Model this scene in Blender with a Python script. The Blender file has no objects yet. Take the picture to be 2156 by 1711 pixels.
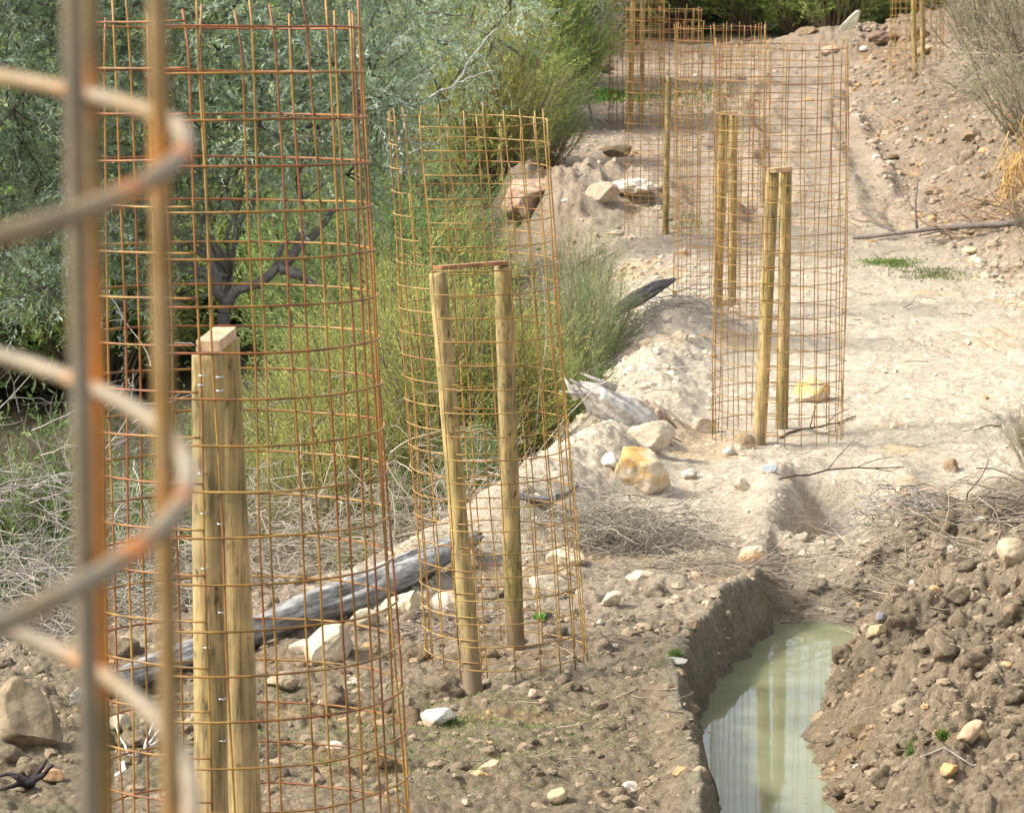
import bpy, bmesh, math, random
import numpy as np
from mathutils import Vector

R = math.radians
# ------------------------------------------------------------------ camera, world, sun, exposure
scene = bpy.context.scene
COL = scene.collection
EYE = 3.3                      # eye height above the track
F = 7190.0                     # focal length in units of a 2156 px wide picture
PITCH = math.atan(1055.0 / F)
cam_d = bpy.data.cameras.new("camera")
cam = bpy.data.objects.new("camera", cam_d)
COL.objects.link(cam)
cam.location = (0, 0, EYE)
cam.rotation_euler = (math.pi / 2 - PITCH, 0, 0)
cam_d.sensor_width = 36
cam_d.lens = 36 * F / 2156.0
cam_d.clip_start = 0.05
cam_d.clip_end = 1000
cam_d.dof.use_dof = True
cam_d.dof.focus_distance = 14.0
cam_d.dof.aperture_fstop = cam_d.lens / 5.4
cam_d.dof.aperture_blades = 7
scene.camera = cam

SUN_DIR = Vector((-0.86, -0.12, 0.84)).normalized()      # towards the sun
SUN_EL = math.asin(SUN_DIR.z)
SUN_AZ = math.atan2(SUN_DIR.x, SUN_DIR.y)
w = bpy.data.worlds.new("World")
scene.world = w
w.use_nodes = True
nt = w.node_tree
sky = nt.nodes.new("ShaderNodeTexSky")
sky.sky_type = 'NISHITA'
sky.sun_disc = False
sky.sun_elevation = SUN_EL
sky.sun_rotation = SUN_AZ
sky.air_density = 1.0
sky.dust_density = 3.0
bg = nt.nodes["Background"]
hs = nt.nodes.new("ShaderNodeHueSaturation")
hs.inputs["Saturation"].default_value = 0.35
nt.links.new(sky.outputs[0], hs.inputs["Color"])
nt.links.new(hs.outputs[0], bg.inputs[0])
bg.inputs[1].default_value = 0.15
sl = bpy.data.lights.new("sun", 'SUN')
sl.energy = 2.35
sl.angle = R(9)
sl.color = (1.0, 0.965, 0.88)
so = bpy.data.objects.new("sun", sl)
so.rotation_euler = (-SUN_DIR).to_track_quat('-Z', 'Y').to_euler()
so.location = (-20, -5, 30)
COL.objects.link(so)
scene.view_settings.view_transform = 'Standard'
scene.view_settings.look = 'None'
scene.view_settings.exposure = 1.42
scene.view_settings.gamma = 1.0
scene.cycles.max_bounces = 6
scene.cycles.transparent_max_bounces = 6

# ------------------------------------------------------------------ helpers
rng = np.random.default_rng(7)


def at(u, v, Y):
    """point at depth Y seen at pixel (u, v) of the 2156 x 1711 picture"""
    x = (u - 1078.0) / F
    y = -(v - 855.5) / F
    c, s = math.cos(PITCH), math.sin(PITCH)
    d = np.array([x, c + y * s, -s + y * c])
    d = d * (Y / d[1])
    return np.array([d[0], d[1], d[2] + EYE])


def ux(u, Y, z=0.0):
    """world X of picture column u at depth Y and height z"""
    ax = Y * math.cos(PITCH) + (EYE - z) * math.sin(PITCH)
    return (u - 1078.0) / F * ax


def h01(ix, iy, iz, seed):
    h = (ix.astype(np.int64) * 374761393 + iy.astype(np.int64) * 668265263 + iz.astype(np.int64) * 2147483647 + seed * 1274126177) & 0xFFFFFFFF
    h = ((h ^ (h >> 13)) * 1274126177) & 0xFFFFFFFF
    h = ((h ^ (h >> 16)) * 2246822519) & 0xFFFFFFFF
    return ((h ^ (h >> 15)) & 0xFFFFFF) / float(0xFFFFFF)


def vnoise(x, y, z=None, seed=0):
    x = np.asarray(x, float); y = np.asarray(y, float)
    z = np.zeros_like(x) if z is None else np.asarray(z, float)
    ix, iy, iz = np.floor(x), np.floor(y), np.floor(z)
    fx, fy, fz = x - ix, y - iy, z - iz
    fx = fx * fx * (3 - 2 * fx); fy = fy * fy * (3 - 2 * fy); fz = fz * fz * (3 - 2 * fz)
    def c(a, b, d):
        return h01(ix + a, iy + b, iz + d, seed)
    r0 = (c(0, 0, 0) * (1 - fx) + c(1, 0, 0) * fx) * (1 - fy) + (c(0, 1, 0) * (1 - fx) + c(1, 1, 0) * fx) * fy
    r1 = (c(0, 0, 1) * (1 - fx) + c(1, 0, 1) * fx) * (1 - fy) + (c(0, 1, 1) * (1 - fx) + c(1, 1, 1) * fx) * fy
    return (r0 * (1 - fz) + r1 * fz) * 2 - 1


def fbm(x, y, z=None, seed=0, oct=4):
    a, t, s = 1.0, 0.0, 0.0
    for i in range(oct):
        k = 2.03 ** i
        t = t + a * vnoise(x * k + 13 * i, y * k - 7 * i, None if z is None else z * k, seed + i)
        s += a
        a *= 0.5
    return t / s


def worley(x, y, seed=0):
    ix, iy = np.floor(x), np.floor(y)
    f1 = np.full(x.shape, 9.0); f2 = np.full(x.shape, 9.0); hid = np.zeros(x.shape)
    zz = np.zeros_like(ix)
    for a in (-1, 0, 1):
        for b in (-1, 0, 1):
            px = ix + a + h01(ix + a, iy + b, zz, seed); py = iy + b + h01(ix + a, iy + b, zz, seed + 5)
            d = np.hypot(px - x, py - y)
            k = h01(ix + a, iy + b, zz, seed + 9)
            closer = d < f1
            f2 = np.where(closer, f1, np.minimum(f2, d))
            hid = np.where(closer, k, hid)
            f1 = np.where(closer, d, f1)
    return f1, f2, hid


def smooth(t):
    t = np.clip(t, 0, 1)
    return t * t * (3 - 2 * t)


def tag(o, label=None, cat=None, group=None, kind=None):
    if label: o["label"] = label
    if cat: o["category"] = cat
    if group: o["group"] = group
    if kind: o["kind"] = kind
    return o


def empty(name, loc, label, cat, group=None):
    o = bpy.data.objects.new(name, None)
    o.empty_display_size = 0.1
    COL.objects.link(o)
    o.location = [float(c) for c in loc]
    return tag(o, label, cat, group)


def build(name, verts, faces, mat, parent=None, col=None, smooth_sh=True, loc=None, mats=None, mat_idx=None):
    """verts are in world space; they become local to the parent (or to loc)"""
    verts = np.asarray(verts, dtype=np.float64).reshape(-1, 3)
    org = np.zeros(3)
    if parent is not None:
        p = parent
        while p is not None:
            org = org + np.array(p.location)
            p = p.parent
    elif loc is not None:
        org = np.array(loc, float)
    v = verts - org
    me = bpy.data.meshes.new(name)
    if isinstance(faces, list) and len(faces) and isinstance(faces[0], np.ndarray):
        groups = faces
    elif isinstance(faces, np.ndarray):
        groups = [faces]
    else:
        me.from_pydata([tuple(q) for q in v], [], [tuple(int(i) for i in f) for f in faces])
        groups = None
    if groups is not None:
        me.vertices.add(len(v))
        me.vertices.foreach_set("co", v.astype(np.float32).ravel())
        nl = sum(g.size for g in groups)
        nf = sum(len(g) for g in groups)
        me.loops.add(nl)
        me.loops.foreach_set("vertex_index", np.concatenate([g.ravel() for g in groups]).astype(np.int32))
        me.polygons.add(nf)
        starts = []
        o = 0
        for g in groups:
            k = g.shape[1]
            starts.append(o + np.arange(len(g)) * k)
            o += g.size
        me.polygons.foreach_set("loop_start", np.concatenate(starts).astype(np.int32))
        me.update(calc_edges=True)
    me.polygons.foreach_set("use_smooth", np.full(len(me.polygons), smooth_sh, dtype=bool))
    if col is not None:
        c = np.ones((len(v), 4), dtype=np.float32)
        c[:, :3] = np.clip(col, 0, 1)
        a = me.color_attributes.new("Col", 'FLOAT_COLOR', 'POINT')
        a.data.foreach_set("color", c.ravel())
    me.materials.append(mat)
    me.validate()
    ob = bpy.data.objects.new(name, me)
    COL.objects.link(ob)
    if parent is not None:
        ob.parent = parent
    elif loc is not None:
        ob.location = [float(q) for q in loc]
    return ob


class MB:
    """collects arrays of geometry for one mesh"""
    def __init__(s):
        s.v = []; s.f = {}; s.c = []; s.n = 0

    def add(s, verts, faces, col=None):
        verts = np.asarray(verts, float).reshape(-1, 3)
        faces = np.asarray(faces, int)
        s.v.append(verts)
        s.f.setdefault(faces.shape[1], []).append(faces + s.n)
        if col is None: col = (0.5, 0.5, 0.5)
        col = np.asarray(col, float)
        if col.ndim == 1: col = np.tile(col, (len(verts), 1))
        s.c.append(col)
        s.n += len(verts)

    def tube(s, pts, rad, sides=6, col=None, cap=True, closed=False):
        pts = np.asarray(pts, float)
        n = len(pts)
        rad = np.full(n, rad, float) if np.isscalar(rad) else np.asarray(rad, float)
        t = np.gradient(pts, axis=0)
        t /= np.linalg.norm(t, axis=1)[:, None] + 1e-12
        ref = np.array([0.0, 0.0, 1.0]) if abs(t[:, 2]).mean() < 0.8 else np.array([0.0, 1.0, 0.0])
        a = np.cross(t, ref); a /= np.linalg.norm(a, axis=1)[:, None] + 1e-9
        b = np.cross(t, a)
        ang = np.arange(sides) * 2 * math.pi / sides
        vv = pts[:, None, :] + rad[:, None, None] * (a[:, None, :] * np.cos(ang)[None, :, None] + b[:, None, :] * np.sin(ang)[None, :, None])
        i = np.arange(n - 1)[:, None] * sides
        j = np.arange(sides)[None, :]
        j2 = (j + 1) % sides
        fs = np.stack([i + j, i + j2, i + sides + j2, i + sides + j], -1).reshape(-1, 4)
        vv = vv.reshape(-1, 3)
        if col is not None:
            col = np.asarray(col, float)
            if col.ndim == 2: col = np.repeat(col, sides, axis=0)
        base = s.n
        s.add(vv, fs, col)
        if cap and sides > 3:
            c0 = np.arange(sides)[None, ::-1]; c1 = (n - 1) * sides + np.arange(sides)[None, :]
            s.f.setdefault(sides, []).append(np.concatenate([c0, c1]) + base)

    def leaves(s, p, d, ln, wd, col, fold=0.0):
        """narrow four-cornered leaves: p base (N,3), d unit direction, length and width (N,)"""
        n = len(p)
        r = rng.normal(size=(n, 3))
        side = np.cross(d, r); side /= np.linalg.norm(side, axis=1)[:, None] + 1e-9
        ln = np.broadcast_to(ln, (n,))[:, None]; wd = np.broadcast_to(wd, (n,))[:, None]
        up = np.cross(side, d)
        mid = p + d * ln * 0.5 + up * ln * fold
        v = np.stack([p, mid + side * wd * 0.5, p + d * ln, mid - side * wd * 0.5], 1).reshape(-1, 3)
        f = np.arange(n * 4).reshape(-1, 4)
        s.add(v, f, np.repeat(col, 4, axis=0))

    def build(s, name, mat, parent=None, loc=None, smooth_sh=True):
        return build(name, np.concatenate(s.v), [np.concatenate(g) for g in s.f.values()], mat, parent,
                     np.concatenate(s.c), smooth_sh, loc)


def unit(a):
    return a / (np.linalg.norm(a, axis=-1, keepdims=True) + 1e-9)


# ------------------------------------------------------------------ materials
def new_mat(name):
    m = bpy.data.materials.new(name)
    m.use_nodes = True
    return m, m.node_tree, m.node_tree.nodes["Principled BSDF"]


def N(nt, t, **kw):
    n = nt.nodes.new(t)
    for k, v in kw.items():
        setattr(n, k, v)
    return n


def noise_node(nt, scale, detail=6, rough=0.6, coord=None, stretch=None):
    n = N(nt, "ShaderNodeTexNoise")
    n.inputs["Scale"].default_value = scale
    n.inputs["Detail"].default_value = detail
    n.inputs["Roughness"].default_value = rough
    if coord is not None:
        if stretch:
            mp = N(nt, "ShaderNodeMapping")
            mp.inputs["Scale"].default_value = stretch[:3]
            if len(stretch) == 4:
                mp.vector_type = 'TEXTURE'
                mp.inputs["Rotation"].default_value = (0, 0, stretch[3])
            nt.links.new(coord, mp.inputs[0])
            nt.links.new(mp.outputs[0], n.inputs[0])
        else:
            nt.links.new(coord, n.inputs[0])
    return n


def ramp(nt, fac, stops):
    r = N(nt, "ShaderNodeValToRGB")
    e = r.color_ramp.elements
    while len(e) < len(stops): e.new(0.5)
    for k, (p, c) in enumerate(stops):
        e[k].position = p
        e[k].color = (c, c, c, 1) if np.isscalar(c) else (*c, 1)
    nt.links.new(fac, r.inputs[0])
    return r


def mulcol(nt, a, b, fac=1.0):
    m = N(nt, "ShaderNodeMix", data_type='RGBA', blend_type='MULTIPLY')
    m.inputs[0].default_value = fac
    nt.links.new(a, m.inputs[6]); nt.links.new(b, m.inputs[7])
    return m.outputs[2]


def mat_attr(name, rough=0.9, noise=None, bump=None, spec=0.25, translucent=0.0, coordtype="Object"):
    """colour from the Col attribute times procedural mottling; noise = [(scale, lo, hi, stretch)], bump = [(scale, strength, dist, stretch)]"""
    m, nt, p = new_mat(name)
    a = N(nt, "ShaderNodeAttribute", attribute_name="Col")
    out = a.outputs[0]
    tc = N(nt, "ShaderNodeTexCoord").outputs[coordtype]
    for (sc, lo, hi, st) in (noise or []):
        n = noise_node(nt, sc, 6, 0.65, tc, st)
        r = ramp(nt, n.outputs[0], [(0.3, lo), (0.7, hi)])
        out = mulcol(nt, out, r.outputs[0])
    nt.links.new(out, p.inputs["Base Color"])
    p.inputs["Roughness"].default_value = rough
    p.inputs["Specular IOR Level"].default_value = spec
    last = None
    for (sc, stg, dist, st) in (bump or []):
        n = noise_node(nt, sc, 8, 0.7, tc, st)
        b = N(nt, "ShaderNodeBump")
        b.inputs["Strength"].default_value = stg
        b.inputs["Distance"].default_value = dist
        nt.links.new(n.outputs[0], b.inputs["Height"])
        if last is not None: nt.links.new(last, b.inputs["Normal"])
        last = b.outputs[0]
    if last is not None: nt.links.new(last, p.inputs["Normal"])
    if translucent:
        t = N(nt, "ShaderNodeBsdfTranslucent")
        nt.links.new(out, t.inputs[0])
        mx = N(nt, "ShaderNodeMixShader")
        mx.inputs[0].default_value = translucent
        nt.links.new(p.outputs[0], mx.inputs[1]); nt.links.new(t.outputs[0], mx.inputs[2])
        nt.links.new(mx.outputs[0], nt.nodes["Material Output"].inputs[0])
    return m


M_ground = mat_attr("soil", 0.95, [(3.5, 0.86, 1.08, None), (12, 0.74, 1.14, None), (38, 0.64, 1.18, None), (110, 0.68, 1.2, None)], [(28, 0.8, 0.04, None), (90, 0.9, 0.014, None)], 0.1)
M_clod = mat_attr("clod", 0.95, [(60, 0.75, 1.2, None)], [(90, 0.7, 0.006, None)], 0.1)
M_rock = mat_attr("stone", 0.85, [(6, 0.75, 1.15, None), (45, 0.75, 1.15, None)], [(25, 0.6, 0.02, None), (120, 0.5, 0.004, None)], 0.25)
M_rust = mat_attr("rusty_steel", 0.55, [(40, 0.75, 1.2, None), (300, 0.8, 1.15, None)], [(500, 0.3, 0.0006, None)], 0.5)
M_bark = mat_attr("bark", 0.9, [(30, 0.5, 1.3, None)], [(60, 0.8, 0.01, None)], 0.15)
M_twig = mat_attr("twig", 0.85, None, None, 0.2)
M_leaf = mat_attr("olive_leaf", 0.5, None, None, 0.35, 0.38)
M_needle = mat_attr("fine_foliage", 0.65, None, None, 0.2, 0.45)
M_grass = mat_attr("grass_blade", 0.6, None, None, 0.2, 0.3)


def wood_material(name, base, dark, green):
    m, nt, p = new_mat(name)
    tc = N(nt, "ShaderNodeTexCoord").outputs["Object"]
    n1 = noise_node(nt, 10, 8, 0.65, tc, (4.5, 4.5, 0.5))
    r1 = ramp(nt, n1.outputs[0], [(0.28, dark), (0.5, base), (0.8, tuple(min(1, c * 1.35) for c in base))])
    n2 = noise_node(nt, 3.2, 3, 0.5, tc, (1, 1, 0.7))
    r2 = ramp(nt, n2.outputs[0], [(0.35, (1, 1, 1)), (0.7, green)])
    out = mulcol(nt, r1.outputs[0], r2.outputs[0])
    n3 = noise_node(nt, 18, 4, 0.6, tc, (1.5, 1.5, 0.8))
    r3 = ramp(nt, n3.outputs[0], [(0.30, 0.30), (0.40, 1.0)])
    out = mulcol(nt, out, r3.outputs[0])
    n4 = noise_node(nt, 30, 2, 0.5, tc, (2.2, 2.2, 0.06))          # drying cracks
    r4 = ramp(nt, n4.outputs[0], [(0.455, 1.0), (0.485, 0.28), (0.515, 1.0)])
    out = mulcol(nt, out, r4.outputs[0], 0.8)
    n5 = noise_node(nt, 5, 5, 0.7, tc, (1, 1, 0.9))                 # grey weathering
    r5 = ramp(nt, n5.outputs[0], [(0.35, (1.15, 1.1, 1.05)), (0.62, (0.62, 0.66, 0.66))])
    out = mulcol(nt, out, r5.outputs[0])
    sx = N(nt, "ShaderNodeSeparateXYZ"); nt.links.new(tc, sx.inputs[0])
    ma = N(nt, "ShaderNodeMath", operation='ADD'); nt.links.new(sx.outputs[2], ma.inputs[0])
    mm = N(nt, "ShaderNodeMath", operation='MULTIPLY'); mm.inputs[1].default_value = 0.22; nt.links.new(n3.outputs[0], mm.inputs[0]); nt.links.new(mm.outputs[0], ma.inputs[1])
    r6 = ramp(nt, ma.outputs[0], [(0.12, 1.0), (0.30, 0.0)])
    mud = N(nt, "ShaderNodeMix", data_type='RGBA'); nt.links.new(r6.outputs[0], mud.inputs[0]); nt.links.new(out, mud.inputs[6]); mud.inputs[7].default_value = (0.20, 0.15, 0.09, 1)
    if name.startswith("treated"): out = mud.outputs[2]
    nt.links.new(out, p.inputs["Base Color"])
    p.inputs["Roughness"].default_value = 0.75
    p.inputs["Specular IOR Level"].default_value = 0.25
    b = N(nt, "ShaderNodeBump"); b.inputs["Strength"].default_value = 0.5; b.inputs["Distance"].default_value = 0.004
    nt.links.new(n1.outputs[0], b.inputs["Height"]); nt.links.new(b.outputs[0], p.inputs["Normal"])
    return m


M_post = wood_material("treated_pole_wood", (0.43, 0.305, 0.145), (0.15, 0.105, 0.05), (0.74, 0.82, 0.62))
M_board = wood_material("sawn_board_wood", (0.62, 0.44, 0.28), (0.45, 0.28, 0.15), (1, 0.95, 0.9))
M_board_old = wood_material("old_board_wood", (0.40, 0.22, 0.10), (0.24, 0.12, 0.05), (1, 0.9, 0.85))
GR_ = (0.11, 1.0, 0.11, R(-31))      # grain running along the fallen log
M_log = mat_attr("weathered_log", 0.9, [(4, 0.28, 1.4, GR_), (14, 0.5, 1.25, (0.2, 1.0, 0.2, R(-31)))], [(6, 1.0, 0.05, GR_), (40, 0.8, 0.01, (0.3, 1, 0.3, R(-31)))], 0.15)
m, nt_, p_ = new_mat("galvanised_steel")
p_.inputs["Base Color"].default_value = (0.6, 0.6, 0.62, 1); p_.inputs["Metallic"].default_value = 0.8; p_.inputs["Roughness"].default_value = 0.35
M_staple = m

# muddy water: milky grey-green, glossy
m, nt_, p_ = new_mat("muddy_water")
tc = N(nt_, "ShaderNodeTexCoord").outputs["Object"]
n1 = noise_node(nt_, 2.5, 4, 0.5, tc)
r1 = ramp(nt_, n1.outputs[0], [(0.3, (0.145, 0.155, 0.085)), (0.7, (0.20, 0.205, 0.12))])
nt_.links.new(r1.outputs[0], p_.inputs["Base Color"])
p_.inputs["Roughness"].default_value = 0.035
p_.inputs["IOR"].default_value = 1.33
p_.inputs["Specular IOR Level"].default_value = 0.2
n2 = noise_node(nt_, 7, 2, 0.5, tc)
b_ = N(nt_, "ShaderNodeBump"); b_.inputs["Strength"].default_value = 0.03; b_.inputs["Distance"].default_value = 0.01
nt_.links.new(n2.outputs[0], b_.inputs["Height"]); nt_.links.new(b_.outputs[0], p_.inputs["Normal"])
M_water = m

# ------------------------------------------------------------------ the ground
ZW = -0.22                                              # water level in the trench
TRK = np.array([(-8, 1.9), (0, 1.7), (3, 1.45), (7.7, .60), (12, .10), (14.4, -.02), (16.5, 0), (18.5, .05), (20.8, .05), (24, .06), (28, .09),
                (33, .06), (38, .13), (46, .31), (52, .48), (58, .68), (66, .95), (80, 1.6), (120, 4.5), (260, 18)])
EDGE = np.array([(-8, -9000), (8, -3500), (12, -1200), (14.4, -300), (16.0, 450), (17, 800), (18.5, 1060), (20.8, 1255), (24, 1360), (28, 1385), (33, 1300), (38, 1180),
                 (46, 1190), (52, 1230), (58, 1330), (70, 1350), (260, 1400)])
EDGR = np.array([(-8, 5000), (12, 1950), (16, 1900), (20, 2130), (24, 2230), (28, 2170), (33, 2030), (38, 1930), (46, 1860), (52, 1840), (58, 1850), (70, 1900), (260, 1900)])


def pt_on(u, v, z):
    """point of the plane at height z seen at pixel (u, v)"""
    a = at(u, v, 1.0) - np.array([0, 0, EYE])
    t = (z - EYE) / a[2]
    return np.array([a[0] * t, a[1] * t])


WPOLY = np.array([pt_on(u, v, ZW) for u, v in [(1560, 2300), (1532, 1711), (1505, 1640), (1482, 1560), (1486, 1500), (1520, 1440), (1560, 1398), (1592, 1372),
                                               (1612, 1345), (1650, 1322), (1720, 1316), (1775, 1326), (1765, 1352), (1735, 1392), (1715, 1440), (1690, 1500), (1668, 1550),
                                               (1685, 1600), (1700, 1650), (1712, 1711), (1790, 2300)]])


def sdpoly(X, Y, poly):
    d = np.full(X.shape, 1e9); inside = np.zeros(X.shape, bool)
    n = len(poly)
    side = np.zeros(X.shape)
    for i in range(n):
        a, b = poly[i], poly[(i + 1) % n]
        e = b - a
        t = np.clip(((X - a[0]) * e[0] + (Y - a[1]) * e[1]) / (e @ e), 0, 1)
        dd = np.hypot(X - a[0] - t * e[0], Y - a[1] - t * e[1])
        side = np.where(dd < d, i / (n - 1), side)
        d = np.minimum(d, dd)
        c = ((a[1] > Y) != (b[1] > Y)) & (X < (b[0] - a[0]) * (Y - a[1]) / (b[1] - a[1] + 1e-12) + a[0])
        inside ^= c
    return np.where(inside, -d, d), side


def seg_dist(X, Y, a, b):
    e = b - a
    t = np.clip(((X - a[0]) * e[0] + (Y - a[1]) * e[1]) / (e @ e), 0, 1)
    return np.hypot(X - a[0] - t * e[0], Y - a[1] - t * e[1]), t


GUL = [pt_on(1772, 1010, 0.03), pt_on(1740, 1180, -0.05)]


POSTS = [(ux(u_, Y_), Y_) for u_, Y_ in ((1000, 14.32), (1086, 15.0), (1598, 20.35), (1645, 20.95), (1511, 26.7), (1540, 27.3), (1401, 33.3), (1325, 45.7), (1350, 46.2), (1926, 50.2), (1943, 50.7))]
RIDGE = [np.array([(u_ - 1078) / F * Y_, Y_]) for u_, Y_ in ((1100, 17.7), (1245, 19.2), (1330, 20.6), (1400, 23.0), (1450, 26.0))]
RUTS = [[np.array([(u0 - 1078) / F * y0, y0]), np.array([(u1 - 1078) / F * y1, y1])] for u0, y0, u1, y1 in ((1960, 33, 1810, 54), (1900, 34, 1760, 54), (1600, 34, 1600, 55), (1545, 34, 1570, 55))]


def ground(X, Y, detail=True):
    X = np.asarray(X, float); Y = np.asarray(Y, float)
    z = np.interp(Y, TRK[:, 0], TRK[:, 1])
    Yc = np.maximum(Y, 0.5)
    wob = fbm(X * 0.9, Y * 0.9, seed=3, oct=3) * 0.25
    xe = (np.interp(Y, EDGE[:, 0], EDGE[:, 1]) - 1078) / F * Yc
    xr = (np.interp(Y, EDGR[:, 0], EDGR[:, 1]) - 1078) / F * Yc
    dl = np.maximum(0, xe - X + wob * 0.5)
    dr = np.maximum(0, X - xr + wob * 0.5)
    steep = np.interp(Y, [15, 19, 24, 40], [0.75, 0.75, 0.6, 0.5])
    z = z - 3.2 * (1 - np.exp(-dl * steep / 3.2)) * (1 - 1.9 * smooth((Y - 32) / 35))
    capr = np.interp(Y, [10, 20, 30, 40, 80], [0.5, 0.5, 1.5, 3.0, 4.0])
    sr = np.interp(Y, [10, 20, 30, 40], [0.22, 0.25, 0.5, 0.6])
    z = z + capr * (1 - np.exp(-dr * sr / capr))
    # heap of spoil closing the far end of the track
    hx, hy = ux(1800, 59), 59.0
    z = z + 0.55 * np.exp(-(((X - hx) / 1.5) ** 2 + ((Y - hy) / 1.6) ** 2))
    hx, hy = ux(1120, 35.6), 35.6
    z = z + (0.62 + 0.9 * fbm(X * 1.8, Y * 1.3, seed=53, oct=4)) * np.exp(-(((X - hx - 0.25) / 1.2) ** 2 + ((Y - hy) / 1.6) ** 2))
    dmin = np.full(X.shape, 99.0)
    for q in range(len(RIDGE) - 1):
        dmin = np.minimum(dmin, seg_dist(X, Y, RIDGE[q], RIDGE[q + 1])[0])
    z = z + 0.26 * np.exp(-(dmin / 0.33) ** 2) * (0.75 + 0.8 * fbm(X * 1.6, Y * 1.6, seed=45, oct=3))
    # churned heaps right of the trench
    hp = smooth((X - 1.35) / 0.5) * smooth((18.3 - Y) / 1.0) * smooth((Y - 11.5) / 1.0)
    z = z + hp * (0.03 + 0.26 * np.abs(fbm(X * 1.3, Y * 1.1, seed=46, oct=3)))
    # wheel ruts far up the track
    for q in range(len(RUTS)):
        dq, tq = seg_dist(X + 0.35 * fbm(Y * 0.25, Y * 0.0 + q, seed=49, oct=2), Y, RUTS[q][0], RUTS[q][1])
        dq = dq + 0.05 * fbm(X * 6, Y * 3, seed=50 + q, oct=2)
        z = z - 0.07 * np.exp(-(dq / 0.14) ** 4) * (0.7 + 0.3 * np.sin(Y * 28 + 6 * X)) + 0.03 * np.exp(-((dq - 0.24) / 0.09) ** 2)
    for (px_, py_) in POSTS:
        dp = np.hypot(X - px_, Y - py_)
        z = z + 0.02 * np.exp(-((dp - 0.13) / 0.07) ** 2) * (1 + fbm(X * 9, Y * 9, seed=48, oct=2))
    rough = region(X, Y)[1]
    rough = np.maximum(rough, 0.8 * np.exp(-(dmin / 0.5) ** 2))
    rel = 0.0
    if detail:
        w1, w2, _ = worley(X * 3.2 + 0.3 * fbm(X * 5, Y * 5, seed=8, oct=2), Y * 3.2, 4)
        v1, v2, _ = worley(X * 9 + 0.8 * fbm(X * 10, Y * 10, seed=9, oct=2), Y * 9 + 0.8 * fbm(X * 10, Y * 10, seed=19, oct=2), 6)
        q1, q2, _ = worley(X * 24, Y * 24, 12)
        cl = (0.45 - w1 ** 2) * 0.075 + (0.42 - v1 ** 2) * 0.040 + (0.4 - q1 ** 2) * 0.024
        cl = cl + 0.007 * fbm(X * 30, Y * 22, seed=23, oct=2)
        rel = rough * (cl + 0.07 * fbm(X * 2, Y * 2, seed=21) + 0.013 * fbm(X * 18, Y * 18, seed=22))
        rel = rel + (1 - np.minimum(rough, 1)) * (0.035 * fbm(X * 1.1, Y * 1.1, seed=31, oct=5) + 0.030 * fbm(X * 6, Y * 4.5, seed=33, oct=4) + 0.02 * np.abs(fbm(X * 3, Y * 3, seed=34, oct=4))
                                   + 0.010 * np.maximum(0, 0.5 - v1))
    if detail:
        for (px_, py_), zt in zip(POSTS[:4], (-0.075, 0.0, 0.075, 0.085)):
            dp = np.hypot(X - px_, Y - py_)
            k = np.exp(-(dp / 0.22) ** 2)
            z = z * (1 - k) + zt * k; rel = rel * (1 - 0.8 * k)
    # trench with standing water
    near = (Y > 10) & (Y < 20)
    d, side = np.full(X.shape, 9.0), np.zeros(X.shape)
    if near.any():
        dd, ss = sdpoly(X[near], Y[near], WPOLY)
        d[near] = dd; side[near] = ss
    far_side = smooth((side - 0.42) / 0.06)
    wob2 = 0.12 * fbm(X * 4, Y * 4, seed=41, oct=4) + 0.045 * fbm(X * 22, Y * 22, seed=42, oct=2)
    dm = d + wob2 * 0.5
    far_side = np.maximum(far_side, smooth((Y - 16.25) / 0.5) * smooth((X - 1.22) / 0.15))
    wall = (1 - far_side) * 0.15 + far_side * (0.40 + 0.75 * smooth((Y - 15.8) / 0.8))
    t = smooth((dm + 0.02) / wall)
    lip = (1 - far_side) * 0.05 * np.exp(-((d - 0.14) / 0.08) ** 2)
    zb = ZW - 0.03 - 0.10 * smooth(-d / 0.15)
    z = zb * (1 - t) + (z + rel + lip) * t
    # small dry gully above the trench
    dg, tg = seg_dist(X, Y, GUL[0], GUL[1])
    z = z + 0.06 * np.exp(-((dg - 0.36) / 0.12) ** 2) - 0.33 * np.exp(-((dg + 0.05 * fbm(X * 5, Y * 5, seed=43, oct=3)) / 0.21) ** 3) * smooth((tg + 0.0) / 0.1) * smooth((1 - tg) / 0.35)
    return z


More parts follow.
